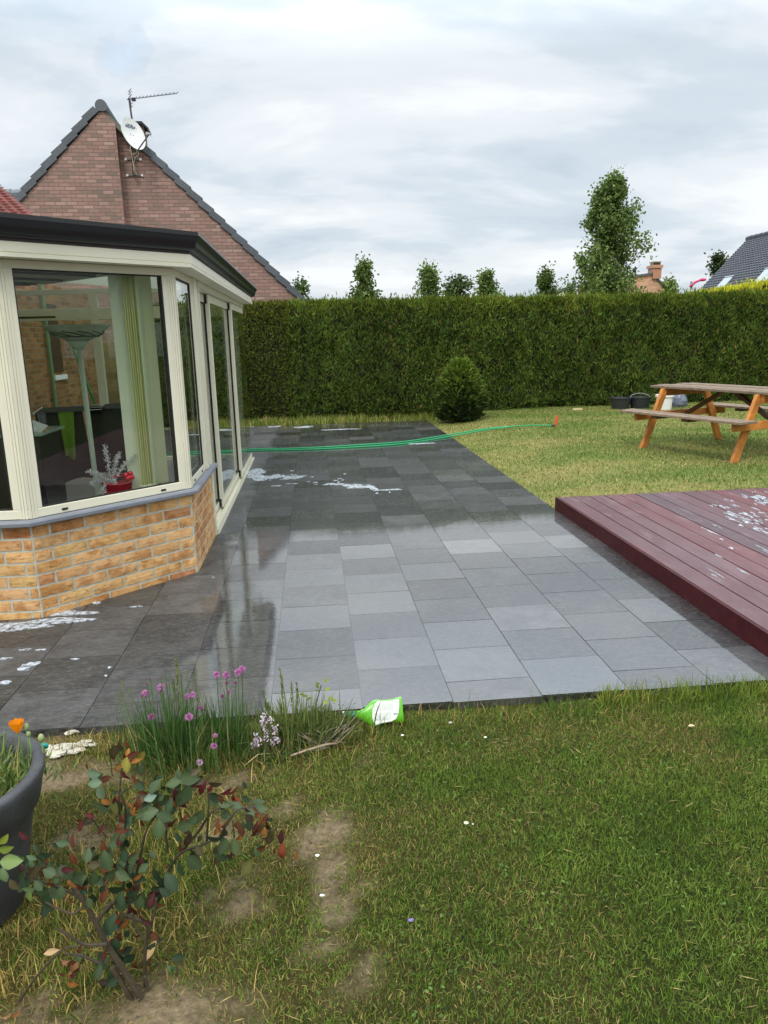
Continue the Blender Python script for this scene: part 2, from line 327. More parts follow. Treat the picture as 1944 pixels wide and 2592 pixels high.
# --- slate terrace: running-bond columns 40 cm wide
TX, TW, TP = -.646, .40, .381
def terracemat():
    m = bpy.data.materials.new('wet_slate'); m.use_nodes = True; t = m.node_tree; b = t.nodes['Principled BSDF']; lk = t.links
    g = t.nodes.new('ShaderNodeTexCoord'); of = t.nodes.new('ShaderNodeAttribute'); of.attribute_name = 'off'
    v = nn(t, 'ShaderNodeVectorMath', operation='ADD'); lk.new(g.outputs['Object'], v.inputs[0]); lk.new(of.outputs['Vector'], v.inputs[1])
    col = t.nodes.new('ShaderNodeVertexColor'); col.layer_name = 'col'
    a = nn(t, 'ShaderNodeTexNoise', ins={'Scale': 6.0, 'Detail': 7.0, 'Roughness': .7}); lk.new(v.outputs[0], a.inputs['Vector'])
    mp = nn(t, 'ShaderNodeMapping'); mp.inputs['Scale'].default_value = (30, 75, 20); lk.new(v.outputs[0], mp.inputs[0])
    c = nn(t, 'ShaderNodeTexNoise', ins={'Scale': 1.0, 'Detail': 5.0, 'Roughness': .75, 'Distortion': .6}); lk.new(mp.outputs[0], c.inputs['Vector'])
    ra = ramp(t, [(.3, .45), (.7, 1.6)]); lk.new(a.outputs[0], ra.inputs[0]); rc = ramp(t, [(.48, 0), (.68, 1)]); lk.new(c.outputs[0], rc.inputs[0])
    x = nn(t, 'ShaderNodeMix', data_type='RGBA', blend_type='MULTIPLY'); x.inputs[0].default_value = 1; lk.new(col.outputs[0], x.inputs[6]); lk.new(ra.outputs[0], x.inputs[7])
    y = nn(t, 'ShaderNodeMix', data_type='RGBA'); lk.new(wm('MULTIPLY', rc.outputs[0], .36, tree=t), y.inputs[0]); lk.new(x.outputs[2], y.inputs[6]); y.inputs[7].default_value = (.24, .23, .21, 1)
    lk.new(y.outputs[2], b.inputs['Base Color']); b.inputs['Roughness'].default_value = .5
    # water film: continuous on the open terrace, patchy where it has drained beside the brick plinth
    s = t.nodes.new('ShaderNodeSeparateXYZ'); lk.new(g.outputs['Object'], s.inputs[0])
    wn = nn(t, 'ShaderNodeTexNoise', ins={'Scale': 2.2, 'Detail': 6.0, 'Roughness': .6}); lk.new(g.outputs['Object'], wn.inputs['Vector'])
    wx = wm('ADD', wm('MULTIPLY', wm('ADD', s.outputs[0], .62, tree=t), 3.0, tree=t), wm('MULTIPLY', wm('SUBTRACT', wn.outputs[0], .5, tree=t), 2.2, tree=t), tree=t)
    wet = ramp(t, [(0, .10), (.35, 1.0)]); lk.new(wm('ADD', wx, .3, tree=t), wet.inputs[0])
    sp3 = t.nodes.new('ShaderNodeSeparateXYZ'); lk.new(of.outputs['Vector'], sp3.inputs[0])
    tv = wm('ADD', wm('MULTIPLY', sp3.outputs[0], .013, tree=t), .80, tree=t)        # some slates hold the water film better than others
    gr = ramp(t, [(.55, 1), (.72, .45)]); lk.new(c.outputs[0], gr.inputs[0])
    lk.new(wm('MULTIPLY', wm('MULTIPLY', wet.outputs[0], tv, tree=t), gr.outputs[0], tree=t), b.inputs['Coat Weight']); b.inputs['Coat IOR'].default_value = 2.8
    cr_ = ramp(t, [(.42, .004), (.62, .018), (.8, .07)]); lk.new(a.outputs[0], cr_.inputs[0]); lk.new(cr_.outputs[0], b.inputs['Coat Roughness'])
    rip = nn(t, 'ShaderNodeTexNoise', ins={'Scale': 42.0, 'Detail': 4.0, 'Roughness': .6}); lk.new(g.outputs['Object'], rip.inputs['Vector'])
    hb = nn(t, 'ShaderNodeBump', ins={'Strength': .5, 'Distance': .006}); lk.new(wm('ADD', c.outputs[0], a.outputs[0], tree=t), hb.inputs['Height']); lk.new(hb.outputs[0], b.inputs['Normal'])
    cbp = nn(t, 'ShaderNodeBump', ins={'Strength': .06, 'Distance': .003}); lk.new(rip.outputs[0], cbp.inputs['Height']); lk.new(cbp.outputs[0], b.inputs['Coat Normal'])
    return m
tm = MB(); offs = []
tm.box((-4.0, 3.05, -.035), (2.15, 14.5, -.006), (.012,.012,.013)); offs += [(0,0,0)]*8
for i in range(-9, 7):
    x0, x1 = TX+i*TW+.0018, TX+(i+1)*TW-.0018
    y = 3.62 if i % 2 else 3.43; y -= 2*TP
    while y < 14.4:
        y0, y1 = max(y+.0018, 3.04), min(y+TP-.0018, 14.5); y += TP
        if y1-y0 < .03 or (x1 < -1.1 and y0 > 5.4) or (x1 < -1.9 and y0 > 4.6): continue
        k = rnd.choice([.004, .007, .012, .018, .026, .034, .044, .056]); k *= rnd.uniform(.85, 1.15); warm = rnd.random()
        c = np.array([.98, 1.0, 1.04])*k if warm < .75 else np.array([1.03, 1.0, .97])*k*1.1
        if x1 < -.6: c = (.7*c+.026)*np.array([1.0, 1, .98])
        za, zb, zc_, zd = [rnd.uniform(-.0007, .0007) for _ in range(4)]
        tm.hexa([(x0,y0,-.034),(x1,y0,-.034),(x1,y1,-.034),(x0,y1,-.034),(x0,y0,za),(x1,y0,zb),(x1,y1,zc_),(x0,y1,zd)], c)
        o3 = (rnd.uniform(-20, 20), rnd.uniform(-20, 20), rnd.uniform(-20, 20)); offs += [o3]*8
terrace = tm.build('terrace', terracemat()); tag(terrace, kind='structure')
at_ = terrace.data.attributes.new('off', 'FLOAT_VECTOR', 'POINT'); at_.data.foreach_set('vector', np.array(offs, np.float32).ravel())
# --- foam left on the slates by the scrubbing
fm = MB(); fm.col = (1, 1, 1)
def foam(cx, cy, rx, ry, z=.0035, n=34, rough=.5, seed=0):
    r = random.Random(seed); ph = [r.uniform(0, 6.28) for _ in range(6)]; P = []
    for k in range(n):
        a = 2*math.pi*k/n; q = 1+rough*sum(math.sin((j+2)*a+ph[j])/(j+2) for j in range(6))
        P.append((cx+rx*q*math.cos(a), cy+ry*q*math.sin(a)))
    vs = [(x, y, z) for x, y in P]+[(cx, cy, z+.003)]+[(x, y, -.001) for x, y in P]
    fm.add(vs, [(k, (k+1) % n, n) for k in range(n)]+[(n+1+k, n+1+(k+1) % n, (k+1) % n, k) for k in range(n)])
for i, (u, v, rx, ry) in enumerate([(768,1081,.20,.10),(695,1080,.10,.10),(612,1082,.16,.06),(862,1087,.25,.06),(1064,1123,.14,.05),(648,1201,.13,.36),(690,1207,.12,.10),(735,1209,.10,.14),(760,1206,.05,.05),
        (843,1226,.10,.05),(905,1232,.14,.09),(880,1228,.05,.05),(945,1236,.04,.12),(985,1240,.12,.03),(700,1230,.05,.02),(60,1583,.30,.075),(160,1553,.13,.05),(240,1526,.04,.02),(345,1536,.03,.012),(172,1577,.012,.01),
        (64,1645,.03,.010),(105,1645,.022,.010),(10,1668,.028,.014),(70,1687,.04,.045),(12,1728,.035,.015),(190,1669,.02,.006),(277,1690,.010,.007),(268,1711,.008,.006),(540,1462,.008,.006)]):
    p = atZ(u, v); foam(p[0], p[1], rx, ry, seed=i, rough=.55)
rr = random.Random(5)
for i in range(40):                                  # bubbles strung around the larger patches
    u, v = rr.choice([(735,1208),(905,1232),(690,1207),(640,1205),(800,1215)]); p = atZ(u+rr.gauss(0, 45), v+rr.gauss(0, 7))
    if p[0] > -.75: foam(p[0], p[1], rr.uniform(.008, .03), rr.uniform(.006, .03), seed=100+i, n=12)
foamm = material('foam', lin(206,213,220), .5, var=.06, vscale=40, bump=.3, bscale=200)
_t = foamm.node_tree; _n = nn(_t, 'ShaderNodeTexNoise', ins={'Scale': 34.0, 'Detail': 5.0, 'Roughness': .65}); _g = _t.nodes.new('ShaderNodeTexCoord'); _t.links.new(_g.outputs['Object'], _n.inputs['Vector'])
_r = ramp(_t, [(.34, .0), (.58, .85)]); _t.links.new(_n.outputs[0], _r.inputs[0]); _t.links.new(_r.outputs[0], _t.nodes['Principled BSDF'].inputs['Alpha'])
tag(fm.build('soap_foam', foamm), 'patches of white soap foam lying on the wet slates', 'soap foam', kind='stuff')
# --- composite deck
deck = thing('wooden_deck', 'low maroon plank deck with wet streaks beside the slate terrace', 'deck', (4.5, 4.6, -.03))
DZ = .113
def deckmat():
    m = bpy.data.materials.new('maroon_boards'); m.use_nodes = True; t = m.node_tree; b = t.nodes['Principled BSDF']; lk = t.links
    g = t.nodes.new('ShaderNodeTexCoord'); col = t.nodes.new('ShaderNodeVertexColor'); col.layer_name = 'col'
    mp = nn(t, 'ShaderNodeMapping'); mp.inputs['Scale'].default_value = (26, 2.2, 10); lk.new(g.outputs['Object'], mp.inputs[0])
    a = nn(t, 'ShaderNodeTexNoise', ins={'Scale': 1.0, 'Detail': 7.0, 'Roughness': .65}); lk.new(mp.outputs[0], a.inputs['Vector'])
    ra = ramp(t, [(.3, .7), (.7, 1.35)]); lk.new(a.outputs[0], ra.inputs[0])
    x = nn(t, 'ShaderNodeMix', data_type='RGBA', blend_type='MULTIPLY'); x.inputs[0].default_value = 1; lk.new(col.outputs[0], x.inputs[6]); lk.new(ra.outputs[0], x.inputs[7])
    mp2 = nn(t, 'ShaderNodeMapping'); mp2.inputs['Scale'].default_value = (5, 1.6, 4); lk.new(g.outputs['Object'], mp2.inputs[0])
    d = nn(t, 'ShaderNodeTexNoise', ins={'Scale': 1.0, 'Detail': 8.0, 'Roughness': .7}); lk.new(mp2.outputs[0], d.inputs['Vector'])
    rd = ramp(t, [(.54, 0), (.68, 1)]); lk.new(d.outputs[0], rd.inputs[0])
    y = nn(t, 'ShaderNodeMix', data_type='RGBA'); lk.new(wm('MULTIPLY', rd.outputs[0], .32, tree=t), y.inputs[0]); lk.new(x.outputs[2], y.inputs[6]); y.inputs[7].default_value = (.30, .27, .28, 1)
    lk.new(y.outputs[2], b.inputs['Base Color']); b.inputs['Roughness'].default_value = .5
    rw = ramp(t, [(.35, .75), (.6, .15)]); lk.new(d.outputs[0], rw.inputs[0]); lk.new(rw.outputs[0], b.inputs['Coat Weight']); b.inputs['Coat Roughness'].default_value = .22; b.inputs['Coat IOR'].default_value = 1.5
    vo = nn(t, 'ShaderNodeTexVoronoi', ins={'Scale': 110.0}); lk.new(g.outputs['Object'], vo.inputs['Vector'])
    bp = nn(t, 'ShaderNodeBump', ins={'Strength': .35, 'Distance': .002}); lk.new(wm('ADD', wm('MULTIPLY', vo.outputs['Distance'], .6, tree=t), a.outputs[0], tree=t), bp.inputs['Height']); lk.new(bp.outputs[0], b.inputs['Normal']); lk.new(bp.outputs[0], b.inputs['Coat Normal']); return m
dm = deckmat(); b_ = MB()
for k in range(38):
    x0 = 2.178+.1447*k; c = lin(*rnd.choice([(98,44,46),(90,48,52),(106,50,52),(84,52,58),(98,56,60)]))*rnd.uniform(.8, 1.1)
    b_.box((x0, 2.3, DZ-.028), (x0+.1365, 6.605+rnd.uniform(-.004, .004), DZ+rnd.uniform(-.001, .001)), c)
b_.build('deck_boards', dm, deck, bevel=.003)
u_ = MB(); u_.box((2.2, 2.32, -.03), (7.6, 6.58, DZ-.034), (.01,.006,.006)); u_.build('deck_frame', colm, deck)
fa = MB(); fa.box((2.150, 2.3, -.03), (2.172, 6.615, DZ+.002), lin(66,22,25)); fa.box((2.173, 2.275, -.03), (7.68, 2.297, DZ-.003), lin(66,22,25)); fa.box((2.173, 6.606, -.03), (7.68, 6.626, DZ-.004), lin(66,22,25))
fa.build('deck_fascia', material('maroon_fascia', (1,1,1), .42, use_col=True, var=.3, vscale=14, bump=.1, bscale=90, spec=.15), deck, bevel=.002)
# suds on the deck
fm = MB()
for i in range(95):
    u = 1825+rr.gauss(0, 26)+rr.random()*120; v = 1285+(u-1800)*.30+rr.gauss(0, 15); p = atZ(u, v, DZ)
    if rr.random() < .3: p = atZ(1925+rr.gauss(0, 18), 1262+rr.gauss(0, 12), DZ)
    if p[0] > 2.3 and p[1] < 6.5: foam(p[0], p[1], rr.uniform(.003, .012), rr.uniform(.008, .05), z=DZ+.004, seed=300+i, n=14, rough=.7)
for i in range(10):
    p = atZ(rr.uniform(1740, 1944), rr.uniform(1330, 1480), DZ)
    if p[0] > 2.3 and p[1] < 6.4: foam(p[0], p[1], rr.uniform(.003, .012), rr.uniform(.02, .10), z=DZ+.003, seed=500+i, n=14, rough=.7)
o = fm.build('soap_foam', foamm); 
for v_ in o.data.vertices: v_.co.z = max(v_.co.z, DZ-.001)
tag(o, 'streaks of white soap foam drying on the maroon deck', 'soap foam', kind='stuff')
# ================================================================== conservatory
PA, PB, PJ, PE, PF = np.array([-1.655, 4.445]), np.array([-.853, 5.214]), np.array([-.853, 6.24]), np.array([-.853, 10.40]), np.array([-5.0, 10.40])
PW = np.array([-5.0, 4.445]); LD = np.linalg.norm(PB-PA); TD = (PB-PA)/LD; ND = np.array([TD[1], -TD[0]])
con = thing('conservatory', 'glazed bay conservatory with cream frames, black gutter and ochre brick plinth', 'conservatory', (-1.2, 5.0, 0))
def D(t, off, z): p = PA+TD*t+ND*off; return (p[0], p[1], z)                    # diagonal facet
def dbox(m, t0, t1, o0, o1, z0, z1, col=None): m.hexa([D(t0,o1,z0), D(t1,o1,z0), D(t1,o0,z0), D(t0,o0,z0), D(t0,o1,z1), D(t1,o1,z1), D(t1,o0,z1), D(t0,o0,z1)], col)
# --- brick plinth, every brick its own relief
def brickcol():
    k = rnd.random()
    if k < .62: c = lin(218, 178, 128)*rnd.uniform(.88, 1.06)
    elif k < .88: c = lin(206, 162, 112)*rnd.uniform(.88, 1.06)
    else: c = lin(190, 140, 98)*rnd.uniform(.88, 1.08)
    return c*np.array([1, rnd.uniform(.96, 1.03), rnd.uniform(.9, 1.05)])
def run_bricks(m, a, b, length, height, course=.0737, bl=.204, j=.015, rec=.005):
    a = np.array(a); d = (np.array(b)-a)/np.linalg.norm(np.array(b)-a); n = np.array([d[1], -d[0]])
    r = 0; z = -course*.42
    while z < height:
        s = (-.5 if r % 2 else 0)*(bl+j)+j*.6
        while s < length-.012:
            s0, s1 = max(s, j*.6), min(s+bl, length-j*.55); z0, z1 = max(z+.0072, -.03), min(z+course-.0072, height)
            if s1-s0 > .02 and z1-z0 > .008:
                e = [rnd.uniform(-.0016, .0016) for _ in range(4)]; c = brickcol(); q = []
                nx, nz = 7, 2
                fr = [[None]*(nz+1) for _ in range(nx+1)]
                vs = []; fs = []
                for ix in range(nx+1):
                    for iz in range(nz+1):
                        edge = ix in (0, nx) or iz in (0, nz)
                        w_ = (-.0025 if edge else rnd.uniform(-.0008, .0012))
                        ss = s0+(s1-s0)*ix/nx; zz = z0+(z1-z0)*iz/nz
                        if edge: ss += rnd.uniform(-.0012, .0012); zz += rnd.uniform(-.0012, .0012)
                        p = a+d*ss+n*w_; vs.append((p[0], p[1], zz))
                k0 = len(vs)
                ring = [ix*(nz+1) for ix in range(nx+1)]+[nx*(nz+1)+iz for iz in range(1, nz+1)]+[ix*(nz+1)+nz for ix in range(nx-1, -1, -1)]+[iz for iz in range(nz-1, 0, -1)]
                for ri in ring: p = np.array(vs[ri]); vs.append((p[0]-n[0]*rec*1.6, p[1]-n[1]*rec*1.6, p[2]))
                for ix in range(nx):
                    for iz in range(nz): fs.append((ix*(nz+1)+iz, (ix+1)*(nz+1)+iz, (ix+1)*(nz+1)+iz+1, ix*(nz+1)+iz+1))
                for k in range(len(ring)): k2 = (k+1) % len(ring); fs.append((ring[k2], ring[k], k0+k, k0+k2))
                m.add(vs, fs, c)
            s += bl+j
        z += course; r += 1
pb = MB(); SH = .566
run_bricks(pb, PW, PA, np.linalg.norm(PA-PW), SH); run_bricks(pb, PA, PB, LD, SH); run_bricks(pb, PB, PJ, PJ[1]-PB[1], SH)
pb.mi = 1; pb.sweep([PW, PA, PB, PJ], [(-.0055, -.04), (-.0055, SH), (-.16, SH), (-.16, -.04)], (1,1,1), closed_prof=True)
def ochrebrick():
    m = material('ochre_brick', (1,1,1), .9, use_col=True, spec=.15); t = m.node_tree; b = t.nodes['Principled BSDF']; lk = t.links
    g = t.nodes.new('ShaderNodeTexCoord')
    rp = nn(t, 'ShaderNodeMapping'); rp.inputs['Rotation'].default_value = (0, 0, rad(-44)); rp.inputs['Scale'].default_value = (16, 16, 55); lk.new(g.outputs['Object'], rp.inputs[0])
    a = nn(t, 'ShaderNodeTexNoise', ins={'Scale': 1.0, 'Detail': 5.0, 'Roughness': .7, 'Distortion': 1.2}); lk.new(rp.outputs[0], a.inputs['Vector'])
    f = nn(t, 'ShaderNodeTexNoise', ins={'Scale': 9.0, 'Detail': 3.0, 'Roughness': .6}); lk.new(g.outputs['Object'], f.inputs['Vector'])
    ra = ramp(t, [(.33, .5), (.43, .95), (.7, 1.15)]); lk.new(a.outputs[0], ra.inputs[0]); rf = ramp(t, [(.46, (.97,.93,.88)), (.62, (.70,.55,.42))]); lk.new(f.outputs[0], rf.inputs[0])
    old = b.inputs['Base Color'].links[0].from_socket
    x = nn(t, 'ShaderNodeMix', data_type='RGBA', blend_type='MULTIPLY'); x.inputs[0].default_value = 1; lk.new(old, x.inputs[6]); lk.new(ra.outputs[0], x.inputs[7])
    y = nn(t, 'ShaderNodeMix', data_type='RGBA', blend_type='MULTIPLY'); y.inputs[0].default_value = 1; lk.new(x.outputs[2], y.inputs[6]); lk.new(rf.outputs[0], y.inputs[7])
    lk.new(y.outputs[2], b.inputs['Base Color'])
    bp = nn(t, 'ShaderNodeBump', ins={'Strength': .9, 'Distance': .006}); lk.new(a.outputs[0], bp.inputs['Height']); lk.new(bp.outputs[0], b.inputs['Normal']); return m
pb.build('wall', [ochrebrick(), mortarm], con)
# --- stone sill
sm = MB(); sm.sweep([PW, PA, PB, PJ+np.array([0, .08])], [(.045, SH+.002), (.048, SH+.020), (.042, SH+.032), (-.17, SH+.036), (-.17, SH+.002)], (1,1,1), closed_prof=True); sm.build('sill', sillm, con)
# --- window units
FZ0, FZ1, GZ0, GZ1 = .602, 2.034, .656, 1.988
def unit(a, b, lst, rst, name='window', posts=True):
    """one fixed light between plan points a, b: frame, gasket, pane, drain caps"""
    a = np.array(a, float); b = np.array(b, float); ln = np.linalg.norm(b-a); d = (b-a)/ln; n = np.array([d[1], -d[0]])
    def bx(m, t0, t1, o0, o1, z0, z1):
        Q = lambda t, o, z: (a[0]+d[0]*t+n[0]*o, a[1]+d[1]*t+n[1]*o, z)
        m.hexa([Q(t0,o1,z0), Q(t1,o1,z0), Q(t1,o0,z0), Q(t0,o0,z0), Q(t0,o1,z1), Q(t1,o1,z1), Q(t1,o0,z1), Q(t0,o0,z1)])
    f = MB()
    bx(f, 0, ln, -.062, 0, FZ0, GZ0); bx(f, 0, ln, -.062, 0, GZ1, FZ1); bx(f, 0, lst, -.062, -.001, GZ0, GZ1); bx(f, ln-rst, ln, -.062, -.001, GZ0, GZ1)
    fr = f.build('window_frame', cream, con, bevel=.004)
    g = MB()
    for s in ((lst, lst+.007, GZ0, GZ1), (ln-rst-.012, ln-rst, GZ0, GZ1), (lst, ln-rst, GZ1-.008, GZ1), (lst, ln-rst, GZ0, GZ0+.004)): bx(g, s[0]+.0005, s[1]-.0005, -.04, -.006, s[2]+.0005, s[3]-.0005)
    g.build('gasket', black, fr)
    p = MB(); bx(p, lst+.002, ln-rst-.002, -.036, -.012, GZ0+.001, GZ1-.001); p.build('window_pane', glass, con)
    for tt in (lst+.13, ln-rst-.13):
        c = MB(); bx(c, tt-.018, tt+.018, -.002, .004, FZ0+.016, FZ0+.028); c.build('drain_cap', black, fr)
unit(PA+np.array([-1.25, 0]), PA, .085, .085); unit(PA+np.array([-2.5, 0]), PA+np.array([-1.25, 0]), .06, .06); unit(PA+np.array([-3.345, 0]), PA+np.array([-2.5, 0]), .06, .06)
unit(PA, PB, .085, .088); unit(PB, PB+np.array([0, .74]), .05, .055)
# fluted corner posts
for P, n1_, n2_, nm in ((PA, np.array([0., -1]), ND, 1), (PB, ND, np.array([1., 0]), 1)):
    m = MB(); bis = (n1_+n2_)/np.linalg.norm(n1_+n2_)
    e1 = np.array([n1_[1], -n1_[0]]); e2 = np.array([-n2_[1], n2_[0]])
    if e1@(PB-PA) > 0 and P is PA: e1 = -e1
    for k in range(3):
        for e, n_ in ((e1, n1_), (e2, n2_)):
            p0 = P+e*(.004+k*.0165); p1 = P+e*(.004+k*.0165+.0135); o = .004-.001*k
            m.hexa([(p0[0],p0[1],FZ0), (p1[0],p1[1],FZ0), (p1[0]+n_[0]*o,p1[1]+n_[1]*o,FZ0), (p0[0]+n_[0]*o,p0[1]+n_[1]*o,FZ0), (p0[0],p0[1],FZ1), (p1[0],p1[1],FZ1), (p1[0]+n_[0]*o,p1[1]+n_[1]*o,FZ1), (p0[0]+n_[0]*o,p0[1]+n_[1]*o,FZ1)])
    m.build('corner_post', cream, con, bevel=.003)
m = MB(); m.box((-.925, PB[1]+.745, FZ0), (-.850, PJ[1], FZ1)); m.box((-.90, PB[1]+.77, FZ0), (-.840, PJ[1]-.12, FZ1)); m.build('door_post', cream, con, bevel=.004)
m = MB(); m.box((-.93, PJ[1]+.002, .0), (-.842, PJ[1]+.04, FZ1)); m.build('door_jamb', cream, con, bevel=.003)
# --- sliding doors along the terrace side
DZ0, DZ1 = .035, 1.985
for k, (y0, y1, x) in enumerate(((6.285, 7.30, -.927), (7.20, 8.93, -.890), (8.83, 10.385, -.853))):
    f = MB(); st = .07; t_ = .034
    f.box((x-t_, y0+.001, DZ0), (x, y0+(.03 if k == 0 else st), DZ1))
    f.box((x-t_, y0+.002, DZ0), (x-.002, y1, DZ0+.055)); f.box((x-t_, y0+.002, DZ1-.07), (x-.002, y1, DZ1))
    if k < 2: f.box((x-t_, y1-.06, DZ0), (x-.001, y1, DZ1))
    dr_ = f.build('sliding_door', cream, con, bevel=.003)
    p = MB(); p.box((x-.016, y0+(.031 if k == 0 else st)+.001, DZ0+.056), (x-.006, y1-(.061 if k < 2 else .0), DZ1-.071)); p.build('door_pane', glass, dr_)
    if k:
        g = MB(); g.box((x-t_-.013, y0-.004, DZ0), (x-t_-.001, y0+.03, DZ1)); g.build('brush_seal', black, dr_)
        for z in (DZ0+.005, DZ1-.08): h = MB(); h.box((x-t_-.010, y0-.012, z), (x-t_+.018, y0-.001, z+.075)); h.build('door_bracket', black, dr_, bevel=.005)
    else:
        g = MB(); g.box((x-.004, 6.33, 1.935), (x+.003, 6.70, 1.968)); g.build('vent_slot', black, dr_)
m = MB()
m.box((-.97, 6.285, .0), (-.830, 10.42, .012))
for x in (-.963, -.926, -.889, -.852, -.838): m.box((x, 6.287, .013), (x+.006, 10.418, .030))
m.build('door_track', cream, con)
m = MB(); m.box((-.97, 6.285, 1.99), (-.845, 10.40, 2.034)); m.build('door_header', cream, con, bevel=.002)
# --- eaves: soffit, fascia, gutter
PL = [PW, PA, PB, PE+np.array([0, .04])]
m = MB(); m.sweep(PL, [(-.09, 2.036), (.116, 2.036), (.116, 2.042), (-.09, 2.042)], closed_prof=True); m.build('soffit', cream, con)
m = MB(); m.sweep(PL, [(.10, 2.034), (.124, 2.034), (.124, 2.052), (.117, 2.054), (.117, 2.058), (.121, 2.060), (.121, 2.112), (.10, 2.112)], closed_prof=True); m.build('fascia', cream, con, smooth=False)
m = MB(); m.sweep(PL, [(.095, 2.1125), (.118, 2.1125), (.122, 2.128), (.095, 2.128)], closed_prof=True); m.build('gutter_trim', plum, con)
PLg = PL[:-1]+[PE+np.array([0, .12])]
prof = [(.06, 2.129), (.124, 2.129), (.138, 2.131), (.150, 2.138), (.158, 2.150), (.163, 2.164), (.166, 2.178), (.172, 2.190), (.181, 2.203), (.190, 2.214), (.192, 2.218), (.186, 2.2195), (.184, 2.243), (.178, 2.243), (.176, 2.214), (.06, 2.205)]
m = MB(); m.sweep(PLg, prof, closed_prof=True); g_ = m.build('gutter', gutterm, con, smooth=True)
md = g_.modifiers.new('edge', 'EDGE_SPLIT'); md.split_angle = rad(28)
# --- translucent roof
rf = bpy.data.materials.new('roof_sheet'); rf.use_nodes = True; t = rf.node_tree; t.nodes.remove(t.nodes['Principled BSDF'])
a_ = nn(t, 'ShaderNodeBsdfTranslucent'); a_.inputs[0].default_value = (.13,.14,.11,1); b2 = nn(t, 'ShaderNodeBsdfDiffuse'); b2.inputs[0].default_value = (.30,.31,.27,1); mx = nn(t, 'ShaderNodeAddShader')
t.links.new(a_.outputs[0], mx.inputs[0]); t.links.new(b2.outputs[0], mx.inputs[1]); t.links.new(mx.outputs[0], t.nodes['Material Output'].inputs[0])
m = MB(); z0, z1 = 2.16, 2.50
i_ = lambda p, o=.0: (p[0], p[1], z0)
m.add([i_(PW), i_(PA), i_(PB), i_(PE), (-5, 10.4, z1), (-5, 8.3, z1), (-5, 7.0, z1), (-5, 4.445, z0+.02)], [(0,1,6,7), (1,2,5,6), (2,3,4,5)]); m.build('roof', rf, con)
m = MB(); dbox(m, -1.7, .86, -1.22, -.07, 2.002, 2.014); m.build('ceiling', material('ceiling_sheet', lin(150,152,130), .7, var=.05), con)
for o in (-.30, -.72, -1.10, -1.20): m = MB(); dbox(m, -1.6, .74, o-.018, o, 1.988, 2.0015); m.build('roof_batten', black, con)
# --- far end: glazed wall with a sliding frame, and the floor
m = MB(); Yf = 10.36
m.box((-5, Yf-.03, 1.885), (-.93, Yf+.03, 2.03)); m.box((-5, Yf-.03, .03), (-.93, Yf+.03, .09)); m.box((-5, Yf-.03, 2.2), (-.93, Yf+.03, 2.26))
for x in (-2.72, -.98): m.box((x-.05, Yf-.04, .03), (x+.05, Yf+.04, 2.2))
m.box((-4.4, Yf-.03, .09), (-4.33, Yf+.03, 1.885)); efr = m.build('end_frame', cream, con, bevel=.003)
m = MB(); m.box((-3.75, Yf-.035, 1.915), (-3.2, Yf-.031, 1.94)); m.build('vent_slot', black, efr)
m = MB(); m.box((-4.98, Yf-.006, .1), (-.94, Yf+.006, 2.2)); m.build('end_pane', glass_dark, con)
m = MB(); m.add([(-5, 4.46, .032), (-1.66, 4.46, .032), (-.94, 5.22, .032), (-.94, 10.3, .032), (-5, 10.3, .032)], [(0,1,2,3,4)]); m.build('floor', material('grey_floor_tile', lin(120,120,124), .35, var=.08, vscale=3), con)
# ================================================================== own house: brown brick wall and red tiled hip
hbrick = brickmat('brown_brick', [(.15, lin(104,66,42)), (.45, lin(150,104,66)), (.7, lin(172,122,76)), (.95, lin(186,140,92))], lin(150,140,120), .222, .0737, .012, 'YZ')
hs = thing('brick_house', 'brown brick house with a red tiled roof rising behind the conservatory', 'house', (-6, 11, 0))
m = MB(); m.box((-5.3, 4.3, 0), (-5.03, 10.6, 2.75)); m.box((-9, 10.75, 0), (-3.98, 11.0, 2.5)); m.box((-4.2, 11.002, 0), (-3.98, 15.0, 2.5)); m.build('wall', hbrick, hs)
m = MB(); m.box((-3.978, 12.35, 1.05), (-3.93, 12.95, 1.12)); wf = m.build('window_ledge', colm, hs)
m = MB(); m.box((-3.978, 12.4, 1.16), (-3.965, 12.9, 2.2), lin(80,58,40)); m.build('window_shutter', colm, hs)
m = MB(); m.tube([(-3.93, 12.2, .2), (-3.93, 12.2, 2.5)], .03, 8, lin(120,150,110)); m.build('drain_pipe', colm, hs)
rm = MB(); T0 = 10.45                                  # hip roof: front slope tiles laid course by course
def hipz(y): return 3.12+(y-T0)*.55
def hipx(y): return -3.37-.716*(y-T0)
for r in range(40):
    y0 = T0-.62+r*.085; y1 = y0+.10; x = hipx(y0)-.11*int(4/.11)+(r % 2)*.0
    while x < hipx(y0)-.02:
        x1 = x+.112; c = np.array([1, 1, 1])*rnd.uniform(.75, 1.2)*np.array([1, rnd.uniform(.9, 1.1), 1]); n_ = 4; vs = []
        for k in range(n_+1):
            s_ = k/n_; bp_ = .022*math.sin(math.pi*s_); vs += [(x+(x1-x)*s_, y0, hipz(y0)+bp_+.014), (x+(x1-x)*s_, y1, hipz(y1)+bp_*.6), (x+(x1-x)*s_, y0+.004, hipz(y0)-.01)]
        rm.add(vs, [(3*k, 3*k+3, 3*k+4, 3*k+1) for k in range(n_)]+[(3*k+2, 3*k+5, 3*k+3, 3*k) for k in range(n_)], c); x += .11
ya, yb = T0-1.0, T0+2.9
yc = T0-.6
rm.add([(-9, yc, hipz(yc)-.03), (hipx(yc), yc, hipz(yc)-.03), (hipx(yb), yb, hipz(yb)-.03), (-9, yb, hipz(yb)-.03)], [(0,1,2,3)], (.7,.7,.7))
rm.build('roof', redtile, hs)
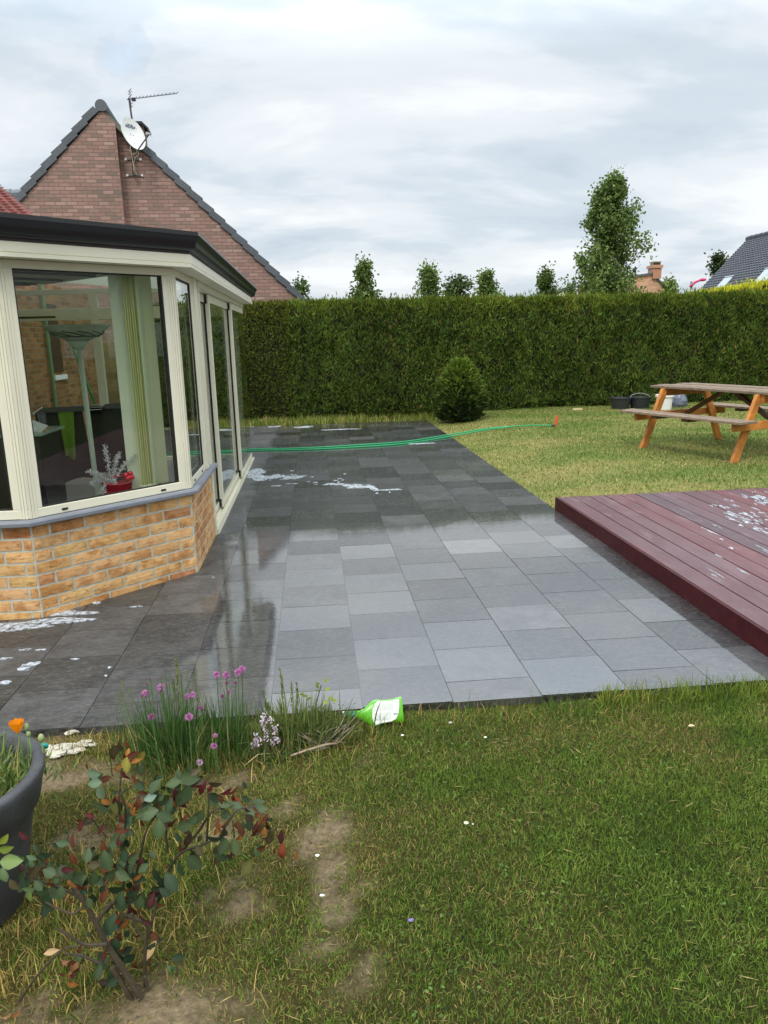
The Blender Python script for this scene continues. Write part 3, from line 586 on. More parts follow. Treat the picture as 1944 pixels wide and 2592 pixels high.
# ================================================================== neighbour's gable
GA = rad(4); GP = np.array([-4, 17.6]); GT = np.array([math.cos(GA), math.sin(GA)]); GN = np.array([math.sin(GA), -math.cos(GA)])
def G(s, o, z): p = GP+GT*s+GN*o; return (p[0], p[1], z)
nb = thing('gable_house', 'pink brick gable house with grey verge tiles, its peak above the conservatory', 'house', (-4, 18.5, 0))
gst = [(.14, lin(106,100,92)), (.28, lin(130,110,100)), (.44, lin(148,117,107)), (.62, lin(158,123,114)), (.78, lin(174,145,133)), (.95, lin(196,178,166))]
gbrick = brickmat('pink_brick', gst, lin(118,106,96), .212, .0722, .014, 'XZ', bump=.8, vscale=40)
m = MB(); AP = (-.03, 6.22)
gl_ = lambda s: (AP[1]+(s-AP[0])*.995 if s < AP[0] else AP[1]-(s-AP[0])*.991)
def prism(m, poly, o0, o1): 
    n_ = len(poly); vs = [G(s, o1, z) for s, z in poly]+[G(s, o0, z) for s, z in poly]
    m.add(vs, [tuple(range(n_)), tuple(range(2*n_-1, n_-1, -1))]+[(k, n_+k, n_+(k+1) % n_, (k+1) % n_) for k in range(n_)])
prism(m, [(-3.2, 0), (4.3, 0), (4.3, gl_(4.3)), AP, (-3.2, gl_(-3.2))], -.3, 0.); m.build('wall', gbrick, nb)
m = MB(); prism(m, [(-3.2, 0), (.22, 0), (.22, gl_(.22)-.0), (AP[0], AP[1]-.001), (-3.2, gl_(-3.2)-.001)], .001, .20); m.build('chimney_breast', gbrick, nb)
def verge(m, s0, z0, s1, z1, o, tl, wd=.155, dep=.36):
    d = np.array([s1-s0, z1-z0]); ln = np.linalg.norm(d); d /= ln; n = np.array([-d[1], d[0]]); n = n if n[1] > 0 else -n
    k = 0; t0 = 0
    while t0 < ln-.02:
        t1 = min(t0+tl, ln); lift0, lift1 = .028, .0            # each tile rides over the one below it
        c = np.array([1, 1, 1.02])*rnd.uniform(.86, 1.12); vs = []
        for oo in (o-dep, o+.03):
            for t_, li in ((t0, 0), (t1, .036)):
                for h_ in (-.02, wd): q = np.array([s0, z0])+d*t_+n*(h_+li); vs.append(G(q[0], oo, q[1]))
        m.add(vs, [(0,1,3,2), (4,6,7,5), (0,4,5,1), (2,3,7,6), (1,5,7,3), (0,2,6,4)], c); t0 += tl-.003
m = MB(); verge(m, AP[0]-.06, AP[1]-.02, -2.05, gl_(-2.05), .21, .322, wd=.118); m.build('verge_tiles', slate_dk, nb, bevel=.006)
m = MB(); verge(m, .62, gl_(.62), 4.35, gl_(4.35), .02, .318, wd=.118)
m.build('verge_tiles', slate_dk, nb, bevel=.006)
m = MB(); 
for (s0, s1, o) in ((.02, .66, .18),): 
    vs = [];
    for oo in (-.3, o):
        for s_ in (s0, s1):
            for h_ in (-.06, .07): vs.append(G(s_, oo, gl_(s_)+h_))
    m.add(vs, [(0,1,3,2), (4,6,7,5), (0,4,5,1), (2,3,7,6), (1,5,7,3), (0,2,6,4)], lin(96,94,84))
m.build('barge_board', colm, nb)
m = MB()
for r0, o in ((.125, .24),):
    vs = []; n_ = 12
    for oo in (o, -3.):
        vs += [G(AP[0]+.01+r0*math.cos(a)*.95, oo, AP[1]+.07+r0*math.sin(a)) for a in np.linspace(-.9, math.pi+.9, n_)]
    m.add(vs, [tuple(range(n_))]+[(k, k+1, n_+k+1, n_+k) for k in range(n_-1)])
m.build('ridge_cap', slate_dk, nb, smooth=False)
m = MB(); m.add([G(AP[0], -.02, AP[1]+.10), G(4.4, -.02, gl_(4.4)+.10), G(4.4, -9, gl_(4.4)+.10), G(AP[0], -9, AP[1]+.10), G(-4.2, -.02, gl_(-4.2)+.1), G(-4.2, -9, gl_(-4.2)+.1)], [(0,1,2,3), (0,3,5,4)]); m.build('roof', slate_dk, nb)
m = MB()                                                # lower wing roof seen left of the gable
for k in range(26):
    x0 = -9.2+k*.17; c = np.array([1, 1, 1.0])*rnd.uniform(1.5, 2.0)
    for r in range(8):
        za, zb = 5.10-r*.30, 5.10-(r+1)*.30-.03; ya, yb = 20.4-r*.30, 20.4-(r+1)*.30-.03
        if x0+.16 > -5.75-.0: continue
        vs = [(x0, ya, za), (x0+.155, ya, za), (x0+.155, yb, zb+.03), (x0, yb, zb+.03), (x0+.03, ya, za+.035), (x0+.125, ya, za+.035), (x0+.125, yb, zb+.065), (x0+.03, yb, zb+.065)]
        m.add(vs, [(3,7,6,2), (0,4,7,3), (4,5,6,7), (5,1,2,6)], c*rnd.uniform(.9, 1.1))
for k in range(10):
    x0 = -9.3+k*.38
    if x0 > -5.9: continue
    m.tube([(x0, 20.4, 5.15), (x0+.40, 20.4, 5.16)], [.115, .125], 10, np.array([1,1,1])*rnd.uniform(1.3, 1.7))
m.build('wing_roof', slate_dk, nb)
m = MB(); m.mi = 0; cx = .5
vs = lambda s0, s1, o0, o1, z0, z1: [G(s0,o1,z0), G(s1,o1,z0), G(s1,o0,z0), G(s0,o0,z0), G(s0,o1,z1), G(s1,o1,z1), G(s1,o0,z1), G(s0,o0,z1)]
m.hexa(vs(.36, .72, -.75, -.35, 5.3, 6.08)); ch = m.build('chimney', gbrick, nb)
m = MB(); m.hexa(vs(.31, .70, -.8, -.28, 6.085, 6.145)); m.hexa([G(.70,-.28,6.08), G(.80,-.28,5.99), G(.80,-.8,5.99), G(.70,-.8,6.08), G(.70,-.28,6.14), G(.82,-.28,6.02), G(.82,-.8,6.02), G(.70,-.8,6.14)]); m.build('chimney_cap', gutterm, ch)
# --- satellite dish on a wall mast
dish = thing('satellite_dish', 'white oval satellite dish bolted to the pink brick gable', 'dish', G(.49, .1, 5.3))
DC = np.array(G(.56, .42, 5.71)); dn = np.array([.80, -.62, .30]); dn /= np.linalg.norm(dn)      # looks south-east
dx = np.cross(dn, [0, 0, 1.]); dx /= np.linalg.norm(dx); dy = np.cross(dx, dn); dy = -dy if dy[2] < 0 else dy
rol = rad(14); 
m = MB(); vs = []; fs = []; nr_, na = 6, 40; RX, RY = .285, .325
for side in (0, 1):
    for i in range(nr_+1):
        for k in range(na):
            a = 2*math.pi*k/na; q = i/nr_; h = .055*q*q-(.012 if side else 0)
            vs.append(DC+dx*RX*q*math.cos(a)+dy*RY*q*math.sin(a)+dn*h)
o_ = (nr_+1)*na
for side in (0, 1):
    for i in range(nr_):
        for k in range(na): fs.append(tuple(side*o_+x for x in (i*na+k, i*na+(k+1) % na, (i+1)*na+(k+1) % na, (i+1)*na+k)))
fs += [(nr_*na+k, nr_*na+(k+1) % na, o_+nr_*na+(k+1) % na, o_+nr_*na+k) for k in range(na)]
m.add(vs, fs); db = m.build('reflector', white_pl, dish, smooth=True); md = db.modifiers.new('edge', 'EDGE_SPLIT'); md.split_angle = rad(40)
def text(body, size, O, ex, ey, mat, parent, name='lettering', ext=.001):
    cu = bpy.data.curves.new(name, 'FONT'); cu.body = body; cu.size = size; cu.align_x = 'CENTER'; cu.align_y = 'CENTER'; cu.extrude = ext; cu.offset = size*.02
    o = bpy.data.objects.new('tmp', cu); COL.objects.link(o); dg = bpy.context.evaluated_depsgraph_get(); dg.update()
    me = bpy.data.meshes.new_from_object(o.evaluated_get(dg)); bpy.data.objects.remove(o); bpy.data.curves.remove(cu)
    ex, ey = np.array(ex, float), np.array(ey, float); ez = np.cross(ex, ey)
    for v in me.vertices: v.co = Vector(np.array(O)+ex*v.co.x+ey*v.co.y+ez*v.co.z)
    me.materials.clear(); me.materials.append(mat); me.name = name; return link(name, me, parent)
navy = material('navy_print', lin(40,44,90), .5)
tx = -dx if dx@CR < 0 else dx
text('SEDEA', .105, DC+dy*.165+dn*.024, tx, dy, navy, db)
for a, b in ((-.04, .0), (.035, -.01), (-.02, -.20), (.06, -.21)): m = MB(); m.ball(DC+tx*a+dy*b+dn*(.004+.055*(a*a/RX**2+b*b/RY**2)), .008, 6, 4, (.05,.05,.05)); m.build('bolt', colm, db)
LNB = np.array(G(.93, .70, 5.66)); BOT = DC-dy*(RY+.01)+dn*.03
m = MB(); m.bar(BOT, LNB, .022, .022, col=lin(90,94,98)); m.build('arm', colm, dish)
m = MB(); dl = DC-LNB; dl /= np.linalg.norm(dl); m.tube([LNB-dl*.05, LNB+dl*.0, LNB+dl*.03, LNB+dl*.07], [.018, .02, .03, .032], 10, lin(150,152,150)); m.tube([LNB, LNB+np.array([.05, 0, -.05]), LNB+np.array([.06, 0, -.14]), LNB+np.array([-.02, 0, -.10])], .004, 5, lin(210,210,205)); m.build('feed_horn', colm, dish)
m = MB(); MS = .49; m.tube([G(MS-.015, .12, 4.98), G(MS, .12, 5.6), G(MS, .14, 5.86)], .019, 8, lin(60,46,44)); m.build('mast', colm, dish)
for z in (5.33, 5.02):
    m = MB(); m.bar(G(MS-.16, .012, z), G(MS+.16, .012, z), .03, .02, col=lin(100,100,100)); m.bar(G(MS, .0, z), G(MS, .13, z), .03, .03, col=lin(90,90,88))
    for s_ in (-.15, .15): m.hexa(vs_ := [G(MS+s_-.022, .035, z-.022), G(MS+s_+.022, .035, z-.022), G(MS+s_+.022, .0, z-.022), G(MS+s_-.022, .0, z-.022), G(MS+s_-.022, .035, z+.022), G(MS+s_+.022, .035, z+.022), G(MS+s_+.022, .0, z+.022), G(MS+s_-.022, .0, z+.022)], lin(214,212,205))
    m.build('wall_bracket', colm, dish)
m = MB(); m.tube([G(.48, .16, 5.56), G(.46, .17, 5.46), G(.50, .16, 5.40), G(.58, .16, 5.42), G(.60, .16, 5.50)], .006, 6, lin(196,188,170)); m.tube([G(.62, .15, 5.56), G(.62, .15, 5.40), G(.55, .14, 5.34), G(.51, .14, 5.25), G(.50, .13, 5.10), G(.55, .08, 5.02)], .006, 6, lin(200,190,172)); m.tube([G(.48, .15, 5.5), G(.49, .15, 5.3), G(.50, .14, 5.1), G(.46, .10, 5.03)], .006, 6, lin(190,180,160)); m.build('cable', colm, dish)
# --- rake aerial
ae = thing('tv_aerial', 'long thin rake television aerial on a dark mast above the gable', 'aerial', G(.45, -.55, 6.1))
gry = material('aerial_metal', lin(120,122,130), .45, metal=.6)
m = MB(); m.tube([G(.475, -.55, 5.9), G(.47, -.55, 6.2), G(.445, -.55, 6.66)], .02, 8, lin(66,54,58)); m.build('mast', colm, ae)
A0, A1 = np.array(G(.40, -.55, 6.63)), np.array(G(1.42, -1.0, 6.90)); bdv = (A1-A0)/np.linalg.norm(A1-A0); sidev = np.cross(bdv, [0, 0, 1.]); sidev /= np.linalg.norm(sidev)
m = MB(); m.bar(A0, A1, .016, .016); m.build('boom', gry, ae)
for k in range(12):
    p = A0+(A1-A0)*(.17+.83*k/11*(.9+.1*k/11)); m = MB(); m.tube([p-sidev*.10+np.array([0,0,.012]), p+sidev*.10+np.array([0,0,.012])], .006, 5); m.build('element', gry, ae)
m = MB(); p = A0+(A1-A0)*.07
for z in (-.16, -.1, .06, .12, .17): m.tube([p-sidev*.13+np.array([0,0,z]), p+sidev*.13+np.array([0,0,z])], .006, 5)
m.tube([p+np.array([0,0,-.17]), p+np.array([0,0,.19])], .008, 5); m.build('reflector', gry, ae)
m = MB(); p = A0+(A1-A0)*.13; m.box(p-np.array([.04,.03,.045]), p+np.array([.04,.03,.015]), lin(34,34,52)); m.build('dipole_box', colm, ae)
mh = thing('brick_house', 'grey tiled brick house across the garden, seen only as a reflection in the big window', 'house', (20, -5, 0))
m = MB(); m.box((17, -10, 0), (25, -.4, 2.7)); m.build('wall', hbrick, mh)
m = MB(); m.add([(16.6, -10.3, 2.5), (16.6, -.1, 2.5), (20.8, -.1, 6.6), (20.8, -10.3, 6.6), (25.2, -.1, 2.5), (25.2, -10.3, 2.5)], [(0,1,2,3), (3,2,4,5), (1,4,2), (0,3,5)], (.9,.9,.8)); m.build('roof', slate_dk, mh)
# --- board fence behind the conservatory
fe = MB()
for k in range(11): fe.box((-5.8, 15.95+rnd.uniform(-.005,.005), .02+k*.145), (-3.0, 15.98, .02+k*.145+.138), lin(128,112,74)*rnd.uniform(.7, 1.05))
for x in (-5.7, -4.3, -3.08): fe.box((x, 15.985, 0), (x+.09, 16.08, 1.7), lin(110,96,66))
tag(fe.build('board_fence', material('fence_wood', (1,1,1), .85, use_col=True, var=.25, vscale=12, stretch=(1,1,8))), 'weathered horizontal board fence seen through the conservatory glass', 'fence')
# ================================================================== hedges, bush, trees
def sprays(P, Nrm, ln, wd, col, up=.75, out=.6, jit=.45):
    """flat conifer sprays: they point up and out of the hedge face"""
    n = len(P); Dv = Nrm*out+np.array([0, 0, up])+nr.normal(size=(n, 3))*jit; Sd = np.cross(Dv, Nrm+nr.normal(size=(n, 3))*.5)
    return cards(P, Dv, Sd, ln, wd, col)
def hedge(name, label, x0, x1, yf, h, dens, depth=1.1, cols=None, ln=(.06, .13), wd=(.015, .030), up=.85, out=.45, seed=0, fuzz=1.0, zbase=.0):
    A = (x1-x0)*h; n = int(A*dens)
    x = nr.uniform(x0, x1, n); z = nr.uniform(0, 1, n)**.95*h
    rel = lambda x, z: .26*(fbm(x, z*.45, 1.0, 41+seed)-.5)+.30*(fbm(x*1.3, z*.4, 2.6, 43+seed)-.5)+.26*(fbm(x*1.1, z*.7, 6, 47+seed)-.5)
    bat = lambda z: .10*(1-z/h)-.12*np.clip((z-h+.25)/.25, 0, 1)**2-.10*np.clip((.2-z)/.2, 0, 1)
    d = nr.uniform(0, 1, n)**1.5*.14
    y = yf(x)-rel(x, z)*fuzz-bat(z)+d
    P1 = np.stack([x, y, z+zbase], 1); N1 = np.tile([0, -1., 0], (n, 1))
    nt_ = int((x1-x0)*depth*dens*.6); xt = nr.uniform(x0, x1, nt_); yt = nr.uniform(0, depth, nt_)
    zt = h-.03+.10*(fbm(xt, yt, 3, 51+seed)-.5)-nr.uniform(0, .10, nt_)
    P2 = np.stack([xt, yf(xt)+.06+yt, zt+zbase], 1); N2 = np.tile([0, -.2, 1.], (nt_, 1))
    ne = int(depth*h*dens*.4); ze = nr.uniform(0, h, ne); P3 = np.stack([np.full(ne, x1)-nr.uniform(-.03, .08, ne), yf(np.full(ne, x1))+nr.uniform(0, depth, ne), ze+zbase], 1); N3 = np.tile([1., 0, 0], (ne, 1))
    ns_ = int((x1-x0)*60*fuzz); xs4 = nr.uniform(x0, x1, ns_); P4 = np.stack([xs4, yf(xs4)+nr.uniform(-.02, .5, ns_), h+zbase-.04+nr.uniform(-.03, .09, ns_)*fbm(xs4, xs4*0, 2.2, 57+seed)*2], 1); N4 = np.tile([0, -.1, 2.], (ns_, 1))
    P = np.concatenate([P1, P2, P3, P4]); Nm = np.concatenate([N1, N2, N3, N4]); k = len(P)
    c0, c1, c2 = cols; t = np.clip(fbm(P[:, 0], P[:, 2]*.7, 1.6, 61+seed)*.9+.35*nr.normal(size=k)*.5+.1, 0, 1)[:, None]
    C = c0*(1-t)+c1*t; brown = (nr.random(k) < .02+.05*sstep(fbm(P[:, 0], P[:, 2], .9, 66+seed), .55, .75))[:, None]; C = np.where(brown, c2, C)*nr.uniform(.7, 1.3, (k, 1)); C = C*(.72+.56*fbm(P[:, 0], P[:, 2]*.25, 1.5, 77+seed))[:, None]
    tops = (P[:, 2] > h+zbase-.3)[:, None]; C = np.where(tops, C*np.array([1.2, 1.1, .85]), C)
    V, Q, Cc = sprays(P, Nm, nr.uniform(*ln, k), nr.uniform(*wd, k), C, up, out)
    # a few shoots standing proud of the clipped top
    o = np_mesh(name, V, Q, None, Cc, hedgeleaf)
    tag(o, label, 'hedge')
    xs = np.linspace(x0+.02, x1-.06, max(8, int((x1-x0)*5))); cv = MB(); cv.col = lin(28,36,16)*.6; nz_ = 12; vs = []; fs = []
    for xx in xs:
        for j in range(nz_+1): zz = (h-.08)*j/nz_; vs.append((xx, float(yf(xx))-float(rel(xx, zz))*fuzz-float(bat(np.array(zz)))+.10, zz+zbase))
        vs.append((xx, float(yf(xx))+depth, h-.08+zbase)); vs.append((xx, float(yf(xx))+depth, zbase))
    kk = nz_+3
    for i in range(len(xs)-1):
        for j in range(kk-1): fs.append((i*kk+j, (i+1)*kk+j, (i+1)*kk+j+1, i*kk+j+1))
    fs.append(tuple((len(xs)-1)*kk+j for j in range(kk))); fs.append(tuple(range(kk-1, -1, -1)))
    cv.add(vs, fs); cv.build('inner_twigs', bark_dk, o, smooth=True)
    return o
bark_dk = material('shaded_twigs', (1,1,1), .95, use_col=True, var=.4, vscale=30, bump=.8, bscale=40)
HF = lambda x: 15.3+.25*sstep(x, 3.0, 5.5)-.25*np.exp(-((np.asarray(x)-1.3)/1.4)**2)+.05*np.sin(np.asarray(x)*1.7)
hedge('conifer_hedge', 'long tall dark green conifer hedge closing off the lawn and terrace', -.42, 15.5, HF, 2.27, 2300, cols=(lin(54,76,28), lin(106,126,52), lin(130,104,60)), seed=1)
hedge('conifer_hedge', 'denser finely clipped hedge section beside the glazed sliding doors', -3.6, -.40, lambda x: 15.17+0*np.asarray(x), 2.30, 3600, cols=(lin(60,76,28), lin(106,118,46), lin(110,94,54)), ln=(.035, .07), wd=(.014, .026), up=.5, out=.7, seed=5, fuzz=.35)
hedge('golden_hedge', 'bright yellow green hedge top rising behind the dark hedge at right', 8.75, 16, lambda x: 17.3+0*np.asarray(x), 2.36, 1100, depth=.8, cols=(lin(150,164,40), lin(186,190,60), lin(150,140,50)), seed=9)
# the golden hedge climbs to the right
go = bpy.data.objects[[o.name for o in COL.objects if o.name.startswith('golden_hedge')][0]]
for o in (go, *go.children):
    co = np.zeros(len(o.data.vertices)*3, np.float32); o.data.vertices.foreach_get('co', co); co = co.reshape(-1, 3); co[:, 2] += np.clip((co[:, 0]-8.75)*.13, 0, .4)*(co[:, 2] > 1.2)
    o.data.vertices.foreach_set('co', co.ravel()); o.data.update()
o = hedge('conifer_hedge', 'clipped hedge along the garden side, mirrored in the big conservatory window', -16, 14.8, lambda x: 12.6+0*np.asarray(x), 2.1, 260, cols=(lin(84,104,40), lin(126,146,62), lin(140,108,62)), ln=(.2, .34), wd=(.06, .1), seed=15)
o.rotation_euler = (0, 0, rad(-90))                    # it runs along Y at the right of the lawn
def conifer_bush():
    n = 6500; z = nr.uniform(0, 1, n)**.9; a = nr.uniform(0, 2*np.pi, n); prof = np.interp(z, [0, .12, .35, .6, .8, 1], [.30, .38, .40, .35, .24, .06])
    prof = prof*(1+.55*(fbm(np.cos(a)*2+5, z*6+np.sin(a)*2, 2.2, 71)-.5)*2*.6); r = prof*(1-.3*nr.random(n)**2)
    P = np.stack([2.72+r*np.cos(a), 14.05+r*np.sin(a), .03+z*1.08], 1); Nm = np.stack([np.cos(a), np.sin(a), 0*a], 1)
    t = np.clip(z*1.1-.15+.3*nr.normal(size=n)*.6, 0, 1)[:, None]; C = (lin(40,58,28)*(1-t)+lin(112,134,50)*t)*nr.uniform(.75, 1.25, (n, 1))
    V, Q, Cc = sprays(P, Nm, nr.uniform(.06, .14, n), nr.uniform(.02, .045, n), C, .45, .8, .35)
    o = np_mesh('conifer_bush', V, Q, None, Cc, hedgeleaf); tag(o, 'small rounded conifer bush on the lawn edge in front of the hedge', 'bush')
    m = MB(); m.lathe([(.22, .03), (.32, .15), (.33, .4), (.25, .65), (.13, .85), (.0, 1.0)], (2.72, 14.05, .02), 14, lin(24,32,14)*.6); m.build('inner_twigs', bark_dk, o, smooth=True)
conifer_bush()
def tree(name, label, base, h, prof, nl, ls, cols, seed, group=None, bare=0.0, limbs=26, lean=0, gap=.45, upw=.9):
    """prof: list of (height share, left radius, right radius) seen from the camera"""
    r = np.random.default_rng(seed); t = thing(name, label, 'tree', base, group)
    b = np.array(base, float); hs_ = [p[0] for p in prof]; wl = [p[1] for p in prof]; wr = [p[2] for p in prof]
    m = MB(); tr = [b+np.array([lean*h*s+.008*h*math.sin(3*s+seed)*s, .01*h*math.sin(4*s), h*s]) for s in np.linspace(0, .96, 9)]
    m.tube(tr, list(np.linspace(.035*h**.5*.6+.03, .012, 9)), 7, lin(86,76,62)); tips = []
    for k in range(limbs):
        s = hs_[0]*.6+(.95-hs_[0]*.6)*(k+r.random())/limbs; p0 = b+np.array([lean*h*s+.008*h*math.sin(3*s+seed)*s, .01*h*math.sin(4*s), h*s]); a = r.uniform(0, 2*np.pi)
        wr_ = np.interp(min(1, s+.08), hs_, wr if math.cos(a) > 0 else wl)*r.uniform(.65, 1.0)
        rise = wr_*upw*r.uniform(.6, 1.3); p1 = p0+np.array([math.cos(a)*wr_*.55, math.sin(a)*wr_*.55, rise*.6]); p2 = p0+np.array([math.cos(a)*wr_, math.sin(a)*wr_, rise*1.15])
        m.tube([p0, p1, p2], [.02*h**.5*.5, .012, .005], 5, lin(84,74,60)); tips += [(p0, p1), (p1, p2)]
    m.build('trunk', bark, t)
    # leaves gathered into clumps along the limbs, with gaps left between clumps
    nl = int(nl*2.3); nc = int(nl/34); cs = []
    for k in range(nc):
        a0, a1 = tips[r.integers(len(tips))]; c = a0+(a1-a0)*r.uniform(.3, 1.2); cs.append(c+r.normal(size=3)*.04*h*.3)
    cs = np.array(cs); zz = (cs[:, 2]-b[2])/h; keep = (zz > hs_[0]*.7) & (zz < 1.02); cs = cs[keep]
    dx_ = cs[:, 0]-b[0]-lean*h*((cs[:, 2]-b[2])/h); lim = np.where(dx_ > 0, np.interp((cs[:, 2]-b[2])/h, hs_, wr), np.interp((cs[:, 2]-b[2])/h, hs_, wl)); f = np.minimum(1, lim/np.maximum(np.abs(dx_), 1e-3)); cs[:, 0] = b[0]+lean*h*((cs[:, 2]-b[2])/h)+dx_*f
    top = np.stack([b[0]+lean*h+r.normal(size=10)*.03*h*.3, b[1]+r.normal(size=10)*.1, b[2]+h*r.uniform(.90, 1.0, 10)], 1); cs = np.concatenate([cs, top])
    per = int(nl/len(cs))+1; cc = np.repeat(np.arange(len(cs)), per); sz = r.uniform(.6, 1.3, len(cs))*ls*2.3
    P = cs[cc]+np.clip(r.normal(size=(len(cc), 3)), -1.7, 1.7)*sz[cc][:, None]*np.array([.5, .5, .62]); cl_ = r.uniform(0, 1, len(cs))[cc][:, None]
    C = (cols[0]*(1-cl_)+cols[1]*cl_)*r.uniform(.7, 1.3, (len(P), 1)); v = r.normal(size=(len(P), 3)); v[:, 2] -= .3
    u = r.normal(size=(len(P), 3)); V, Q, Cc = cards(P, v, u, r.uniform(.7, 1.3, len(P))*ls, r.uniform(.5, .95, len(P))*ls, C)
    np_mesh('crown', V, Q, None, Cc, leaf, t); return t
g1, g2 = lin(76,98,46), lin(126,148,78)
tree('poplar_tree', 'tall broad-based green poplar towering over the hedge near the brick chimney', (11.75, 30, 0), 7.3, [(.28, 2.1, 1.7), (.40, 1.9, 1.7), (.48, 1.5, 1.75), (.54, 1.15, 1.5), (.64, 1.3, 1.3), (.75, 1.15, 1.15), (.82, .85, .95), (.92, .55, .6), (1, .2, .25)], 8200, .125, (g1*.85, g2*.9), 3, limbs=84, gap=.3)
tree('slim_tree', 'slim forked tree standing alone above the hedge, nearest right of the gable slope', (2.0, 28, 0), 4.15, [(.5, .75, .65), (.66, .62, .5), (.76, .28, .38), (.88, .36, .2), (1, .12, .12)], 1900, .11, (lin(70,90,42), lin(112,134,66)), 4, limbs=30)
tree('slim_tree', 'thin twin-topped tree above the hedge left of the round bushy crown', (4.85, 32, 0), 4.2, [(.6, .45, .6), (.76, .55, .5), (.88, .4, .42), (1, .18, .25)], 1600, .12, (g1, g2), 5, limbs=26)
tree('round_tree', 'low round bushy crown showing above the hedge between two pointed trees', (6.45, 34, 0), 3.85, [(.6, .75, .8), (.8, .85, .85), (.92, .55, .7), (1, .2, .3)], 1300, .13, (lin(62,80,48), lin(98,116,66)), 6, limbs=24)
tree('pointed_tree', 'pointed pyramid-shaped tree above the hedge, right of the round bushy crown', (7.3, 32, 0), 4.0, [(.6, .6, .9), (.76, .45, .6), (.88, .3, .3), (1, .1, .1)], 1700, .12, (g1, g2), 7, limbs=26)
tree('slim_tree', 'slim dark tree left of the tall poplar, beside the low grey roof', (11.05, 36, 0), 4.4, [(.6, .65, .75), (.76, .45, .5), (.88, .35, .35), (1, .1, .15)], 1500, .13, (lin(64,84,42), lin(104,124,64)), 8, limbs=26)
tree('slim_tree', 'little light green tree top beside the foot of the gable slope', (-.20, 26, 0), 3.35, [(.6, .3, .3), (.8, .22, .24), (1, .06, .06)], 700, .10, (lin(58,80,34), lin(106,130,60)), 9, limbs=16)
tree('slim_tree', 'dark tree peeping out behind the slate roof with skylights', (26.9, 50, 0), 6.1, [(.5, .9, 1.3), (.75, .75, 1.1), (.9, .4, .9), (1, .25, .6)], 1000, .2, (lin(40,56,26), lin(70,90,40)), 10, limbs=20)
tree('climber_tree', 'small leafy tree against the brick gable right of the poplar', (20.9, 44.3, 0), 4.3, [(.6, .5, .5), (.8, .45, .3), (1, .2, .15)], 700, .16, (lin(96,118,56), lin(130,150,80)), 12, limbs=14)
# ================================================================== far houses and street lamp
fh = thing('chimney_house', 'distant pale brick gable house with a tall chimney behind the poplar', 'house', (20.4, 46, 0))
m = MB(); m.mi = 0; y0 = 45.
pk = lin(196,150,122)
m.add([(18.1, y0, 0), (22.4, y0, 0), (22.4, y0, 2.75), (20.2, y0, 4.75), (18.1, y0, 4.55), (18.1, 52, 4.5), (22.4, 52, 2.7), (18.1, 52, 0), (22.4, 52, 0)], [(0,1,2,3,4), (1,8,6,2), (0,4,5,7)], pk); m.build('wall', brickmat('far_brick', [(.2, lin(178,128,100)), (.8, lin(214,170,138))], lin(190,170,150), .22, .075, .012, 'XZ'), fh)
m = MB()
m.hexa([(20.1, 44.9, 4.72), (22.6, 44.9, 2.52), (22.6, 53, 2.52), (20.1, 53, 4.72), (20.1, 44.9, 4.84), (22.7, 44.9, 2.62), (22.7, 53, 2.62), (20.1, 53, 4.84)]); m.hexa([(17.9, 44.9, 4.48), (20.2, 44.9, 4.74), (20.2, 53, 4.74), (17.9, 53, 4.48), (17.9, 44.9, 4.6), (20.2, 44.9, 4.86), (20.2, 53, 4.86), (17.9, 53, 4.6)]); m.build('roof', slate_dk, fh)
m = MB(); m.box((20.12, 44.85, 4.5), (20.62, 45.6, 5.10), lin(170,122,98)); m.box((20.06, 44.78, 5.10), (20.68, 45.68, 5.26), lin(178,130,104)); c_ = m.build('chimney', colm, fh)
m = MB(); m.box((20.14, 44.9, 5.42), (20.62, 45.5, 5.47), lin(150,140,130)); 
for x in (20.16, 20.30, 20.44, 20.56): m.box((x, 45.0, 5.26), (x+.05, 45.4, 5.42), lin(130,110,96))
m.build('chimney_cap', colm, c_)
lh = thing('low_house', 'little grey roof with a pale gable end just showing over the hedge', 'house', (14.6, 46, 0))
m = MB(); m.add([(14.0, 45, 0), (15.9, 45, 0), (15.9, 45, 3.35), (14.95, 45, 4.0), (14.0, 45, 3.4), (15.9, 50, 0), (15.9, 50, 3.35)], [(0,1,2,3,4), (1,5,6,2)], lin(214,208,184)); m.build('wall', colm, lh)
m = MB(); m.hexa([(12.3, 45.3, 3.35), (14.95, 44.9, 3.98), (14.95, 50, 3.98), (12.3, 50, 3.35), (12.3, 45.3, 3.45), (14.95, 44.9, 4.12), (14.95, 50, 4.12), (12.3, 50, 3.45)]); m.hexa([(14.95, 44.9, 3.98), (16.1, 44.9, 3.18), (16.1, 50, 3.18), (14.95, 50, 3.98), (14.95, 44.9, 4.12), (16.1, 44.9, 3.28), (16.1, 50, 3.28), (14.95, 50, 4.12)]); m.build('roof', slate_dk, lh)
rh = thing('slate_roof_house', 'house with a big dark tiled roof and two skylights at the right edge', 'house', (22, 38, 0))
